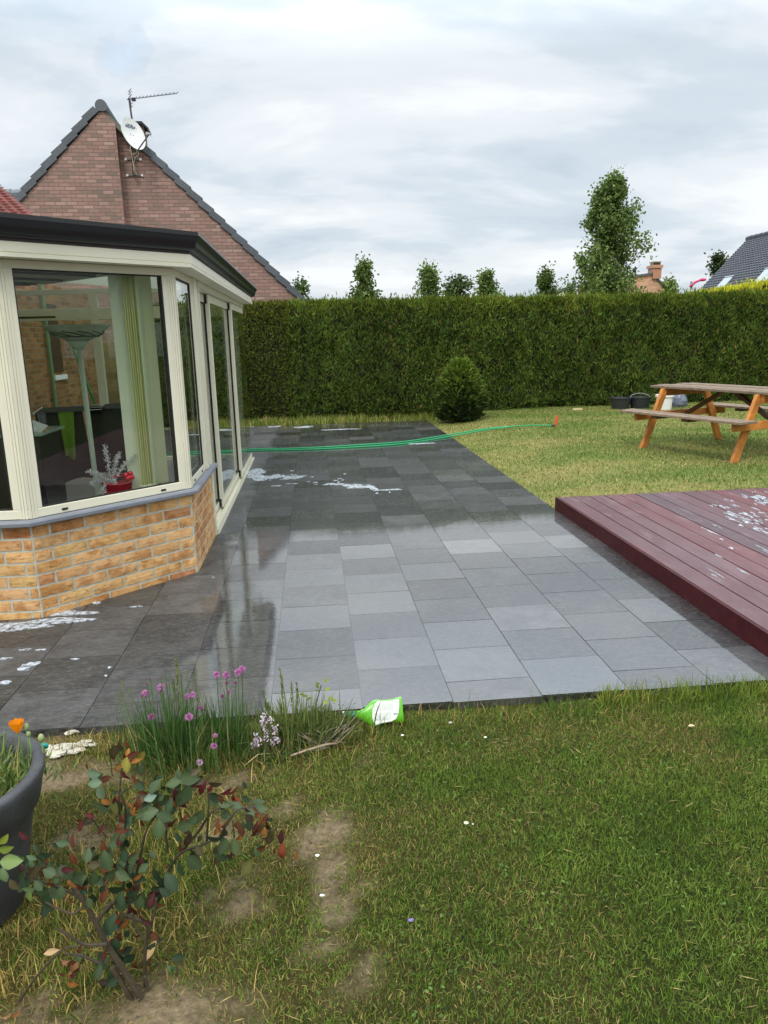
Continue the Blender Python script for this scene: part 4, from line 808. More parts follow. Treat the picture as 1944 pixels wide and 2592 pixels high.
# the roof faces the camera and its left verge runs up to the ridge; the house is turned, so courses climb to the right
VB, VT = np.array(atY(1762, 745, 34.0)), np.array(atY(1893, 606, 38.6))
lon = np.array(atY(1944, 596, 36.8))-VT; lon = lon/np.linalg.norm(lon); lon[2] = 0; lon /= np.linalg.norm(lon)
up_ = VT-VB; SLn = np.linalg.norm(up_); up_ /= SLn; nrm = np.cross(lon, up_); nrm /= np.linalg.norm(nrm); nrm = nrm if nrm[2] > 0 else -nrm
m = MB(); 
nrw = 22; ch_ = SLn/nrw*1.0
for r in range(-8, nrw):
    for k in range(46):
        p = VB+up_*(r*ch_)+lon*(k*.21); c = np.array([1,1,1.02])*rnd.uniform(.8, 1.15); vs = []
        for s_, hh in ((0, .0), (.25, .035), (.55, .05), (.8, .03), (1., .0)):
            q = p+lon*s_*.212; vs += [q+nrm*(hh+.035), q+up_*(ch_*1.08)+nrm*hh, q-nrm*.01]
        fs = []
        for j in range(4): fs += [(3*j, 3*j+3, 3*j+4, 3*j+1), (3*j+2, 3*j+5, 3*j+3, 3*j)]
        m.add(vs, fs, c)
m.build('roof', far_tile, rh)
m = MB()
for k in range(22): a = VT+lon*(k*.45)+nrm*.02; m.tube([a, a+lon*.47], [.13, .145], 8, np.array([1,1,1])*rnd.uniform(.8, 1.1))
m.build('ridge_cap', far_tile, rh)
B0 = VB-up_*8*ch_; m = MB(); w0 = VB+up_*.3; 
m.add([B0+np.array([0,0,-6]), B0+lon*9.6+np.array([0,0,-6]), B0+lon*9.6, B0], [(0,1,2,3)]); bk = 2*np.array([VT[0], VT[1], 0])-np.array([B0[0], B0[1], 0]); m.add([B0-nrm*.05+np.array([0,0,-3]), VT-nrm*.05, np.array([bk[0], bk[1], B0[2]-.05]), np.array([bk[0], bk[1], -1]), np.array([B0[0], B0[1], -1])], [(0,1,2,3,4)]); m.build('wall', material('render_wall', lin(206,196,176), .9, var=.06), rh)
skyg = material('skylight_glass', lin(150,165,180), .04, spec=1.0, coat=1); frm = material('skylight_frame', lin(60,64,70), .4)
def skylight(u, v, wd, hg):
    d = ray(u, v); p = CAM+d*((VB-CAM)@nrm/(d@nrm))
    f = MB(); Q = lambda a, b, c: p+lon*a-up_*b+nrm*c
    f.hexa([Q(0,hg,.03), Q(wd,hg,.03), Q(wd,0,.03), Q(0,0,.03), Q(0,hg,.11), Q(wd,hg,.11), Q(wd,0,.11), Q(0,0,.11)]); o = f.build('skylight', frm, rh, bevel=.01)
    g = MB(); g.hexa([Q(.05,hg-.05,.10), Q(wd-.05,hg-.05,.10), Q(wd-.05,.13,.10), Q(.05,.13,.10), Q(.05,hg-.05,.118), Q(wd-.05,hg-.05,.118), Q(wd-.05,.13,.118), Q(.05,.13,.118)]); g.build('pane', skyg, o)
    h_ = MB(); h_.hexa([Q(.0,.10,.112), Q(wd,.10,.112), Q(wd,.0,.112), Q(.0,.0,.112), Q(.0,.10,.135), Q(wd,.10,.135), Q(wd,.0,.135), Q(.0,.0,.135)]); h_.build('top_cover', zinc, o)
skylight(1838, 707, .78, 1.5); skylight(1940, 686, .9, 1.9)
lp = thing('street_lamp', 'magenta curved street lamp on a thin pole behind the hedge', 'street lamp', atY(1747, 745, 40))
lpm = material('magenta_paint', lin(196,60,110), .4)
b0 = atY(1747, 760, 40); m = MB(); m.tube([(b0[0], 40, 0), (b0[0], 40, 4.0)], [.06, .05], 8, lin(140,140,150)); m.build('pole', colm, lp)
m = MB(); P = [np.array(atY(u, v, 40)) for u, v in ((1748, 727), (1752, 720), (1760, 714), (1768, 711), (1774, 709))]; m.tube(P, [.09, .08, .065, .055, .055], 8); m.build('arm', lpm, lp, smooth=True)
m = MB(); e = np.array(atY(1779, 708, 40)); m.ball(e, .2, 12, 8, sq=(1, .6, .42)); m.build('lamp_head', lpm, lp, smooth=True)
# ================================================================== picnic table
pt = thing('picnic_table', 'orange-brown wooden picnic table with weathered grey top standing on the lawn', 'picnic table', (5.1, 9.2, .05))
te = np.array([.335, -.942, 0]); tw_ = np.array([.942, .335, 0]); TC = np.array([5.20, 9.20, .053])
Tq = lambda e, w, z: TC+te*e+tw_*w+np.array([0, 0, z])
def tbox(m, e0, e1, w0, w1, z0, z1, col): m.hexa([Tq(e0,w0,z0), Tq(e1,w0,z0), Tq(e1,w1,z0), Tq(e0,w1,z0), Tq(e0,w0,z1), Tq(e1,w0,z1), Tq(e1,w1,z1), Tq(e0,w1,z1)], col)
tmat = material('stained_pine', (1,1,1), .55, use_col=True, var=.28, vscale=9, bump=.15, bscale=60, stretch=(1,1,1)); wmat = material('weathered_boards', (1,1,1), .8, use_col=True, var=.32, vscale=14, bump=.5, bscale=50)
orange = lin(190,122,54); greyw = lin(128,110,92)
TH = .795
for e_ in (-.725, .725):
    for s_ in (-1, 1):
        m = MB(); m.hexa([Tq(e_-.023, s_*.69+.05*s_, 0), Tq(e_+.023, s_*.69+.05*s_, 0), Tq(e_+.023, s_*.69-.05*s_, 0), Tq(e_-.023, s_*.69-.05*s_, 0), Tq(e_-.023, s_*.36+.05*s_, TH-.03), Tq(e_+.023, s_*.36+.05*s_, TH-.03), Tq(e_+.023, s_*.36-.05*s_, TH-.03), Tq(e_-.023, s_*.36-.05*s_, TH-.03)], orange*rnd.uniform(.85, 1.1)); m.build('leg', tmat, pt, bevel=.004)
    o = .047 if e_ > 0 else -.047
    m = MB(); tbox(m, e_+o-.022, e_+o+.022, -.80, .80, .37, .465, orange*rnd.uniform(.85, 1.05)); m.build('seat_beam', tmat, pt, bevel=.005)
    m = MB(); tbox(m, e_+o-.022, e_+o+.022, -.36, .36, TH-.13, TH-.031, orange*.9); m.build('top_beam', tmat, pt, bevel=.005)
    m = MB(); m.bar(Tq(e_*.93, 0, .42), Tq(e_*.12, 0, TH-.05), .07, .04, col=lin(92,58,34)); m.build('brace', tmat, pt)
m = MB()
for k in range(5):
    w0 = -.385+k*.155; sag = [0, .004, -.002, .006, 0][k]; c = greyw*rnd.uniform(.85, 1.1)
    tbox(m, -.98+rnd.uniform(-.02, .02), .98+rnd.uniform(-.02, .02), w0, w0+.148, TH-.029+sag, TH+sag, c)
m.build('table_top', wmat, pt, bevel=.003)
for s_ in (-1, 1):
    m = MB()
    for k in range(2):
        w0 = s_*.60+s_*k*.145; c = greyw*rnd.uniform(.85, 1.1); tbox(m, -1.03+.05*k, .93, min(w0, w0+s_*.138), max(w0, w0+s_*.138), .467, .495, c)
    m.build('bench_seat', wmat, pt, bevel=.003)
    for e_ in (-.38, .12):
        m = MB(); tbox(m, e_-.05, e_+.05, min(s_*.60, s_*.88)+.02, max(s_*.60, s_*.88)-.02, .43, .466, lin(84,60,40)); m.build('seat_batten', tmat, pt)
# ================================================================== buckets under the hedge
blk = material('black_bucket', lin(44,46,50), .5, var=.3, vscale=18)
def tub(name, label, c, r0, r1, h, mat, handle=None, lid=False):
    t = thing(name, label, 'bucket', c); m = MB(); m.lathe([(0, .002), (r0, .002), (r1, h), (r1+.012, h), (r1+.012, h+.014), (r1-.008, h+.014), (r0-.012, .02), (0, .02)], c, 28); m.build('body', mat, t, smooth=False)
    if handle: m = MB(); a0 = handle; m.tube([np.array(c)+np.array([r1*math.cos(a)*.96, r1*.2*math.sin(a), h+.0+.085*math.sin(a)]) for a in np.linspace(.0, math.pi, 13)], .006, 6, lin(150,150,150)); m.build('handle', colm, t)
    if lid: m = MB(); m.lathe([(0, h+.03), (r1+.016, h+.03), (r1+.018, h-.012), (r1+.013, h-.012)], c, 28); m.build('lid', mat, t)
    return t
p = atZ(1500+300/3.7365, 950+330/3.7365, .05); tub('bucket', 'black mortar bucket with white splashes, leftmost under the hedge', (p[0], 14.75, .052), .16, .205, .215, blk)
p = atZ(1500+500/3.7365, 950+330/3.7365, .05); tub('bucket', 'black bucket with its grey handle standing up, behind the table leg', (p[0]+.03, 14.75, .052), .17, .21, .215, blk, handle=1)
p = atZ(1500+680/3.7365, 950+333/3.7365, .05); tub('paint_pail', 'white plastic pail with a lid between the black bucket and grey bag', (p[0]+.02, 14.3, .052), .135, .155, .27, white_pl, lid=True)
p = atZ(1500+815/3.7365, 950+305/3.7365, .05)
m = MB(); m.ball((p[0]+.02, 14.75, .15), .2, 14, 9, lin(92,98,112), sq=(.95, .8, .95), jit=.07); o = m.build('rubbish_bag', material('grey_plastic', (1,1,1), .3, use_col=True, var=.3, vscale=12, bump=.6, bscale=14)); tag(o, 'crumpled grey plastic bag beside the white pail under the hedge', 'bag')
m = MB(); c = atZ(1461, 1037, .06); m.box((c[0]-.09, c[1]-.03, .05), (c[0]+.09, c[1]+.03, .085), lin(206,190,150)); tag(m.build('wood_offcut', colm), 'short pale wood offcut lying on the grass near the hedge', 'wood offcut')
# ================================================================== garden hose
def spline(pts, n=8):
    P = [np.array(p, float) for p in pts]; P = [2*P[0]-P[1]]+P+[2*P[-1]-P[-2]]; o = []
    for i in range(1, len(P)-2):
        for k in range(n):
            t = k/n; o.append(.5*((2*P[i])+(-P[i-1]+P[i+1])*t+(2*P[i-1]-5*P[i]+4*P[i+1]-P[i+2])*t*t+(-P[i-1]+3*P[i]-3*P[i+1]+P[i+2])*t**3))
    return o+[P[-2]]
hm = material('green_hose', lin(24,150,92), .4)
hose = thing('garden_hose', 'green garden hose doubled back across the slates and onto the lawn', 'hose', (1.5, 12, 0))
zz = lambda u, v: float(np.interp(u, [1090, 1180], [.013, .03])) 
def hp(L): 
    r = []
    for u, v in L: p = atZ(u, v, .012); z = float(gz(p[0], p[1]))+.035 if p[0] > 2.15 else .012; r.append(atZ(u, v, max(z, .012)))
    return r
s1 = hp([(1396,1077), (1344,1077), (1290,1080), (1233,1085), (1127,1102), (1022,1118), (895,1127), (769,1134), (640,1137)])
s1 += [np.array([-1.4, 11.35, .012]), np.array([-2.4, 11.2, .012]), np.array([-3.3, 11.6, .012])]
s2 = hp([(1290,1081), (1233,1088), (1127,1107), (1022,1123), (895,1132), (769,1138), (640,1141)])
s2 += [np.array([-1.4, 11.1, .012]), np.array([-2.5, 10.95, .012]), np.array([-3.4, 11.3, .012])]
m = MB(); m.tube(spline(s1), .0105, 8); m.build('hose_pipe', hm, hose, smooth=True); m = MB(); m.tube(spline(s2), .0105, 8); m.build('hose_pipe', hm, hose, smooth=True)
e = s1[0]; m = MB(); m.tube([e, e+np.array([.06, .0, .0])], [.02, .024], 10, lin(60,56,60)); m.tube([e+np.array([.07,0,-.01]), e+np.array([.085,0,.09]), e+np.array([.09,0,.16])], [.024,.026,.02], 10, lin(206,90,40)); m.build('spray_nozzle', colm, hose)
# ================================================================== inside the conservatory
lampm = material('pale_green_lacquer', lin(190,204,186), .35)
fl = thing('floor_lamp', 'pale green uplighter floor lamp with a wide glass bowl inside the window', 'floor lamp', (-1.64, 5.7, .035))
LC = (-1.63, 5.7, .035)
m = MB(); m.tube([(LC[0]+.02, LC[1], .06), (LC[0]-.0, LC[1], 1.58)], .019, 12); m.build('pole', lampm, fl, smooth=True)
m = MB(); m.lathe([(0, 0), (.14, 0), (.14, .02), (.03, .035), (.02, .06)], LC, 24); m.build('base', lampm, fl)
m = MB(); m.lathe([(.0, 1.535), (.025, 1.54), (.06, 1.57), (.075, 1.60), (.0, 1.60)], (LC[0], LC[1], 0), 20); m.build('collar', lampm, fl, smooth=True)
bow = material('frosted_bowl', lin(206,218,202), .25); bow.node_tree.nodes['Principled BSDF'].inputs['Transmission Weight'].default_value = .35
m = MB(); m.lathe([(.03, 1.595), (.07, 1.600), (.13, 1.625), (.18, 1.66), (.21, 1.69), (.235, 1.703), (.237, 1.709), (.205, 1.70), (.17, 1.67), (.12, 1.635), (.06, 1.61), (.03, 1.605)], (LC[0], LC[1], 0), 36); lb = m.build('lamp_shade', bow, fl, smooth=True)
m = MB()
for a in np.linspace(3.3, 6.1, 6):
    p = [np.array([LC[0]+r_*math.cos(a+.5*k), LC[1]+r_*math.sin(a+.5*k), z_]) for k, (r_, z_) in enumerate(((.19,1.664), (.172,1.648), (.14,1.628), (.15,1.632)))]
    m.tube(spline(p, 4), .004, 5, lin(70,84,74))
m.build('painted_scroll', colm, lb)
air = thing('clothes_airer', 'white wire clothes airer standing behind the floor lamp', 'clothes airer', (-1.95, 6.95, .035))
wire = material('white_wire', lin(214,214,210), .4)
AX = np.array([.98, .19, 0]); AY = np.array([-.19, .98, 0]); AO = np.array([-1.90, 6.9, 0]); ap = lambda x, y, z: AO+AX*x+AY*y+np.array([0, 0, z])
m = MB()
for y in (-.28, 0, .28): m.tube([ap(-.46, y, 1.03), ap(.52, y, 1.05)], .003, 5)
for x in (-.46, .52): m.tube([ap(x, -.28, 1.03), ap(x, .28, 1.04)], .005, 6)
m.build('rail_rack', wire, air)
for x0, x1, y in ((-.45, .32, -.27), (.55, -.2, -.27), (-.45, .32, .27), (.55, -.2, .27)): m = MB(); m.tube([ap(x0, y, 1.03), ap(x1, y*.8, .04)], .009, 6); m.build('leg', wire, air)
def garment(name, label, cat, x0, x1, y, z0, z1, col, hem=.0, taper=.0, seed=0):
    r = random.Random(seed); m = MB(); nx, nz = 8, 10; vs = []
    for s_ in (0, 1):
        for i in range(nx+1):
            for j in range(nz+1):
                u = i/nx; v = j/nz; w_ = 1-taper*v; x = (x0+x1)/2+(u-.5)*(x1-x0)*w_; z = z1+(z0-z1)*v*(1+hem*math.sin(u*5+seed)); yy = y+.012*math.sin(u*9+seed)*v+(.006 if s_ else -.006)
                vs.append(ap(x, yy, z))
    fs = []; N_ = (nx+1)*(nz+1)
    for s_ in (0, 1):
        for i in range(nx):
            for j in range(nz): a = s_*N_+i*(nz+1)+j; fs.append((a, a+nz+1, a+nz+2, a+1))
    m.add(vs, fs, col)
    if name == 'towel' and y < 0: m.add([ap(x0, y, z1+.004), ap(x1, y, z1+.006), ap(x1, y+.5, z1+.010), ap(x0, y+.5, z1+.006)], [(0, 1, 2, 3)], col)
    o = m.build(name, cloth, smooth=True); tag(o, label, cat)
garment('towel', 'wide dark towel hanging from the clothes airer, left of the lamp pole', 'towel', -.44, -.02, -.30, .45, 1.035, lin(38,44,42), .05, seed=1)
garment('towel', 'dark sheet hanging from the airer right of the lamp pole', 'towel', .08, .50, -.30, .38, 1.045, lin(34,38,40), .05, seed=2)
garment('towel', 'long dark blanket hanging at the back of the clothes airer', 'towel', -.44, .48, .2, .42, 1.035, lin(30,34,36), .02, seed=3)
garment('shirt', 'lime green garment hanging from the airer beside the lamp pole', 'clothing', -.26, -.14, -.34, .66, 1.035, lin(112,150,40), .05, .4, seed=4)
garment('sock', 'thin pink strip of clothing drying just left of the lamp pole', 'clothing', -.07, -.02, -.34, .80, 1.04, lin(196,140,120), 0, .6, seed=5)
garment('sock', 'short grey sock over the rack at its left end', 'clothing', -.42, -.35, -.34, .86, 1.035, lin(110,114,118), 0, .4, seed=6)
garment('sock', 'short pale sock over the rack at its right end', 'clothing', .40, .46, -.34, .9, 1.05, lin(140,140,150), 0, .5, seed=7)
cb_ = thing('sideboard', 'black sideboard with a glass top behind the left window frames', 'sideboard', (-2.15, 5.75, .035))
m = MB(); m.box((-2.7, 5.55, .12), (-1.93, 6.0, .955), (.012,.013,.014)); m.build('body', material('black_lacquer', (1,1,1), .35, use_col=True), cb_, bevel=.01); m = MB(); m.box((-2.74, 5.52, .957), (-1.90, 6.03, .975), lin(150,176,160)); m.build('top', material('green_glass_top', (1,1,1), .1, use_col=True), cb_)
m = MB(); m.box((-2.6, 5.6, .035), (-1.98, 5.95, .118), (.02,.02,.02)); m.build('plinth', colm, cb_)
m = MB(); m.add([(-2.05, 5.6, .977), (-1.93, 5.62, .977), (-1.94, 5.8, 1.0), (-2.06, 5.8, 1.05), (-2.0, 5.7, .977), (-2.05, 5.6, .98), (-1.93, 5.62, .98), (-1.94, 5.8, 1.003), (-2.06, 5.8, 1.053)], [(0,1,2,3), (5,6,7,8), (0,1,6,5), (1,2,7,6)], lin(220,222,222)); tag(m.build('paper_sheet', cloth), 'crumpled sheet of white paper on the glass-topped sideboard', 'paper')
# potted silver branch on the inner sill
bk = thing('plant_basket', 'red boat-shaped planter with silvery branches on the inner sill', 'planter', D(.64, -.12, .605))
m = MB(); n_ = 24; vs = []; 
for r_, z_ in ((.78, 0), (.9, .03), (1.0, .085), (1.04, .086), (1.04, .097), (.93, .097), (.85, .05)):
    for k in range(n_):
        a = 2*math.pi*k/n_; ends = .02*abs(math.cos(a))**3 if z_ > .05 else 0
        vs.append(D(.64+.105*r_*math.cos(a), -.125+.055*r_*math.sin(a), .604+z_+ends))
m.add(vs, [(i*n_+k, i*n_+(k+1) % n_, (i+1)*n_+(k+1) % n_, (i+1)*n_+k) for i in range(6) for k in range(n_)]+[tuple(range(n_-1, -1, -1))], lin(150,24,40)); m.tube([D(.64+.10*math.cos(a), -.125, .69+.05*math.sin(a)) for a in np.linspace(.15, 2.0, 9)], .008, 6, lin(150,24,40)); m.build('pot', material('red_glaze', (1,1,1), .25, use_col=True), bk, smooth=True)
for dt, dz in ((.08, .12), (.055, .14), (.09, .145), (.065, .115), (.10, .12)):
    m = MB(); m.ball(D(.64+dt, -.11, .604+dz), .017, 12, 8, lin(200,30,50)); m.build('bauble', material('red_bauble', (1,1,1), .12, use_col=True, metal=.5) if 'red_bauble' not in bpy.data.materials else bpy.data.materials['red_bauble'], bk, smooth=True)
m = MB(); st = []
for tt, oo, zz_ in ((.58, -.12, .94), (.44, -.10, .80), (.78, -.12, .85), (.50, -.09, .66), (.60, -.09, .70), (.68, -.14, .88), (.47, -.13, .72)):
    a = np.array(D(.60, -.125, .68)); b_e = np.array(D(tt, oo, zz_)); pm = (a+b_e)/2+np.array([0, 0, .03]); P = spline([a, pm, b_e], 6); m.tube(P, .003, 5, lin(176,176,176)); st.append(P)
m.build('stem', colm, bk)
P_ = np.array([p for P in st for p in P[3:]]); P_ = np.repeat(P_, 16, 0)+nr.normal(size=(len(P_)*16, 3))*.006
V, Q, Cc = cards(P_, rdir(len(P_))+np.array([0, 0, .4]), rdir(len(P_)), nr.uniform(.012, .026, len(P_)), nr.uniform(.004, .008, len(P_)), np.tile(lin(206,208,210), (len(P_), 1))*nr.uniform(.7, 1.1, (len(P_), 1))); np_mesh('foliage', V, Q, None, Cc, leaf, bk)
# vertical blind drawn to the right of the big window
vb = thing('vertical_blind', 'pale green vertical blind gathered at the right side of the big window', 'blind', D(.86, -.1, .64))
sl_ = leafmat('blind_fabric', .35, .8, .1)
def slat(t0, t1, o0, o1, col): m = MB(); m.hexa([D(t0,o0,.64), D(t1,o1,.64), D(t1,o1-.002,.64), D(t0,o0-.002,.64), D(t0,o0,2.0), D(t1,o1,2.0), D(t1,o1-.002,2.0), D(t0,o0-.002,2.0)], col); m.build('slat', sl_, vb)
slat(.735, .835, -.15, -.10, lin(222,228,208)); 
for k in range(6): slat(.79+k*.016, .825+k*.016, -.085, -.115, lin(234,236,182)*rnd.uniform(.85, 1.05))
slat(.875, .925, -.08, -.13, lin(222,232,206)); slat(.925, .965, -.13, -.16, lin(216,220,190)); slat(.965, 1.03, -.16, -.14, lin(212,216,186))
m = MB(); 
for k in range(6): m.hexa([D(.79+k*.018,-.08,.628), D(.797+k*.018,-.08,.628), D(.797+k*.018,-.12,.628), D(.79+k*.018,-.12,.628), D(.79+k*.018,-.08,.66), D(.797+k*.018,-.08,.66), D(.797+k*.018,-.12,.66), D(.79+k*.018,-.12,.66)], lin(226,226,214))
m.build('slat_weights', colm, vb)['kind'] = 'stuff'
m = MB(); m.hexa([D(.2,-.07,2.0), D(1.05,-.07,2.0), D(1.05,-.11,2.0), D(.2,-.11,2.0), D(.2,-.07,2.03), D(1.05,-.07,2.03), D(1.05,-.11,2.03), D(.2,-.11,2.03)], lin(200,200,180)); m.build('head_rail', colm, vb)
# green hose hung up outside on the house wall
m = MB(); m.tube(spline([(-3.92, 13.2, 1.75), (-3.90, 13.5, 1.3), (-3.88, 14.2, .5), (-3.85, 14.6, .1)]), .02, 7, lin(40,170,90)); o = m.build('garden_hose', colm, smooth=True); tag(o, 'green hose hanging down the brown brick house wall', 'hose')
# ================================================================== bottle
bt = thing('spray_bottle', 'empty lime green plastic bottle lying at the terrace edge', 'bottle', (.2, 2.99, .0))
gm_ = material('lime_plastic', lin(96,186,18), .25, var=.05, vscale=20); gm_.node_tree.nodes['Principled BSDF'].inputs['Transmission Weight'].default_value = .25; gm_.node_tree.nodes['Principled BSDF'].inputs['Subsurface Weight'].default_value = .0
def bottle():
    # outline in the bottle's own plane: s along the neck-to-base axis, half widths up and down
    O = np.array([.064, 2.965, .012]); ex = np.array([.985, -.02, .03]); ex /= np.linalg.norm(ex); ey = np.array([0, .50, .866]); ey -= ex*(ey@ex); ey /= np.linalg.norm(ey); ez = np.cross(ex, ey)
    up = [(.055, .014), (.075, .016), (.095, .024), (.115, .043), (.13, .052), (.145, .055), (.18, .050), (.215, .050), (.24, .057), (.252, .059), (.256, .053)]
    dn_ = [(.055, .014), (.075, .024), (.095, .040), (.115, .055), (.13, .060), (.145, .056), (.18, .047), (.215, .045), (.24, .050), (.252, .052), (.256, .046)]
    m = MB(); n_ = 24; vs = []
    for (s_, u_), (_, d_) in zip(up, dn_):
        th = min(.024, .012+(s_-.055)*.25) if s_ < .25 else .02
        for k in range(n_):
            a = 2*math.pi*k/n_; sy = abs(math.sin(a))**.8*(1 if math.sin(a) >= 0 else -1); sz = abs(math.cos(a))**.55*(1 if math.cos(a) >= 0 else -1)
            vs.append(O+ex*s_+ey*(sy*(u_ if sy > 0 else d_))+ez*(sz*th))
    m.add(vs, [(i*n_+k, i*n_+(k+1) % n_, (i+1)*n_+(k+1) % n_, (i+1)*n_+k) for i in range(len(up)-1) for k in range(n_)]+[tuple((len(up)-1)*n_+k for k in range(n_)), tuple(range(n_-1, -1, -1))]); m.build('body', gm_, bt, smooth=True)
    m = MB(); m.tube([O+ex*.012, O+ex*.053], .0165, 20, lin(14,110,66)); m.tube([O+ex*.0535, O+ex*.0548], .018, 20, lin(14,96,58)); m.tube([O+ex*.006, O+ex*.0118], .014, 16, lin(20,100,62)); m.build('cap', material('green_cap', (1,1,1), .35, use_col=True), bt)
    m = MB(); m.ball(O+ex*.005+ey*.012, .006, 8, 6, lin(235,235,230)); m.build('tip', colm, bt)
    f = ez if ez@(CAM-O) > 0 else -ez
    lo = [(.128, -.046), (.135, -.052), (.165, -.044), (.20, -.042), (.222, -.034), (.236, -.010), (.241, .02), (.243, .048), (.215, .042), (.18, .043), (.152, .046), (.138, .036), (.128, .015), (.124, -.02)]
    m = MB(); n2 = len(lo); m.add([O+ex*s_+ey*u_+f*.0254 for s_, u_ in lo]+[O+ex*s_+ey*u_+f*.0235 for s_, u_ in lo], [tuple(range(n2))]+[(k, (k+1) % n2, n2+(k+1) % n2, n2+k) for k in range(n2)]); lab = m.build('label', material('label_paper', lin(222,226,218), .5), bt)
    m = MB(); r = random.Random(3)                     # fine print: columns of tiny type, too small to read, and a bar code
    def bit(s_, u_, w_, h_, c): m.add([O+ex*(s_+a)+ey*(u_+b)+f*.0258 for a, b in ((0,0), (w_,0), (w_,h_), (0,h_))], [(0,1,2,3)], c)
    for col_ in range(8):
        s_ = .133+col_*.0105
        for (u0, u1) in ((-.036, -.002), (.003, .034)):
            if s_ > .205 and u0 < 0: continue
            for ln_ in range(3):
                u = u0+r.uniform(0, .004)
                while u < u1: w_ = r.uniform(.002, .006); bit(s_+ln_*.0032, u, .0013, min(w_, u1-u), lin(110,118,112)); u += w_+.0015
    u = -.010
    for k in range(12): bit(.214+k*.0018, -.016, r.uniform(.0004, .0012), .008, (.02,.02,.02))
    m.build('fine_print', colm, lab)['kind'] = 'stuff'
bottle()
# ================================================================== pot with poppy
pot = thing('plant_pot', 'large dark grey flower pot with grass, cut by the left edge', 'plant pot', (-1.10, 1.97, -.03))
pm = material('grey_pot', lin(70,71,74), .62, var=.3, vscale=11, bump=.25, bscale=90, detail=8)
PC = (-1.105, 2.03, -.03); RR = .285
m = MB(); m.lathe([(0, .0), (.175, .0), (.185, .01), (.222, .20), (.245, .305), (.262, .318), (RR-.004, .40), (RR, .418), (RR-.004, .428), (RR-.022, .430), (RR-.034, .424), (RR-.045, .38), (.215, .30), (0, .30)], PC, 64); m.build('body', pm, pot, smooth=True, bevel=0)
so_m = MB(); so_m.lathe([(.0, .355), (.12, .36), (RR-.05, .345)], PC, 24, lin(70,58,44)); so_m.build('soil', material('potting_soil', (1,1,1), .95, use_col=True, var=.4, vscale=60, bump=1, bscale=90), pot)
def grass_clump(name, label, cat, C, n, rad_, h, wd, cols, lean=.5, parent=None, mat=grassm, seed=0, zf=None, group=None):
    r = np.random.default_rng(seed); a = r.uniform(0, 6.28, n); q = rad_*np.sqrt(r.uniform(0, 1, n)); P = np.stack([C[0]+q*np.cos(a), C[1]+q*np.sin(a), np.full(n, C[2])], 1)
    t = r.uniform(0, 1, (n, 1)); col = (cols[0]*(1-t)+cols[1]*t)*r.uniform(.75, 1.25, (n, 1)); dry = (r.random(n) < .1)[:, None]; col = np.where(dry, cols[2], col) if len(cols) > 2 else col
    V, Q, T, Cc = blades(P, a+r.normal(size=n)*.7, np.abs(r.normal(size=n))*lean, h*r.uniform(.45, 1.1, n), wd*r.uniform(.6, 1.3, n), col, .6)
    o = np_mesh(name, V, Q, T, Cc, mat, parent)
    if parent is None: tag(o, label, cat, group)
    return o
cg = (lin(66,92,34), lin(120,142,64), lin(170,156,90))
grass_clump('foliage', None, None, (PC[0], PC[1], .32), 520, .21, .16, .005, cg, .45, pot, seed=3)
pp = thing('poppy_plant', 'orange poppy in bloom growing in the grey pot', 'poppy', (-1.0, 2.15, .33))
fc = np.array(atY(43, 1842, 2.12)); m = MB(); m.tube(spline([fc+np.array([0, .0, -.16]), fc+np.array([.004, 0, -.08]), fc+np.array([0, 0, -.018])], 5), .0022, 6, lin(96,128,70)); m.build('stem', colm, pp)
pet = leafmat('poppy_petal', .4, .5, .2)
for k in range(4):
    a0 = k*math.pi/2+.4; vs = []; n_ = 6
    for i in range(n_+1):
        for j in range(5):
            u = (i/n_-.5)*1.9; v = j/4; r_ = .004+.017*v**.8; vs.append(fc+np.array([r_*math.cos(a0+u*(.35+.65*v)), r_*math.sin(a0+u*(.35+.65*v)), -.017+.036*v+.003*math.sin(i*2.2+k)*v]))
    m = MB(); m.add(vs, [(i*5+j, (i+1)*5+j, (i+1)*5+j+1, i*5+j+1) for i in range(n_) for j in range(4)], lin(248,150,12)*rnd.uniform(.85, 1.05)); m.build('petal', pet, pp, smooth=True)
for u, v, s_ in ((66, 1840, .010), (72, 1858, .008), (104, 1868, .011)):
    b_ = np.array(atY(u, v, 2.13)); m = MB(); m.ball(b_, s_, 10, 8, lin(140,156,104), sq=(.85, .85, 1.2)); m.tube([b_+np.array([0, 0, -.12]), b_], .002, 5, lin(110,136,80)); m.build('bud', colm, pp, smooth=True)
nl_ = 300; b0 = np.array([-.93, 2.1, .34]); Pn = b0+nr.normal(size=(nl_, 3))*np.array([.06, .05, .02]); V, Q, Cc = cards(Pn, rdir(nl_)*.6+np.array([.1, 0, .8]), rdir(nl_), nr.uniform(.025, .06, nl_), nr.uniform(.004, .008, nl_), np.tile(lin(126,148,84), (nl_, 1))*nr.uniform(.7, 1.2, (nl_, 1))); np_mesh('foliage', V, Q, None, Cc, leaf, pp)
m = MB(); c = np.array(atY(110, 1888, 2.33)); m.ball(c, .016, 8, 6, lin(16,140,130), sq=(1, .6, .7), jit=.2); tag(m.build('plastic_scrap', colm), 'scrap of turquoise plastic lying behind the grey pot', 'plastic scrap')
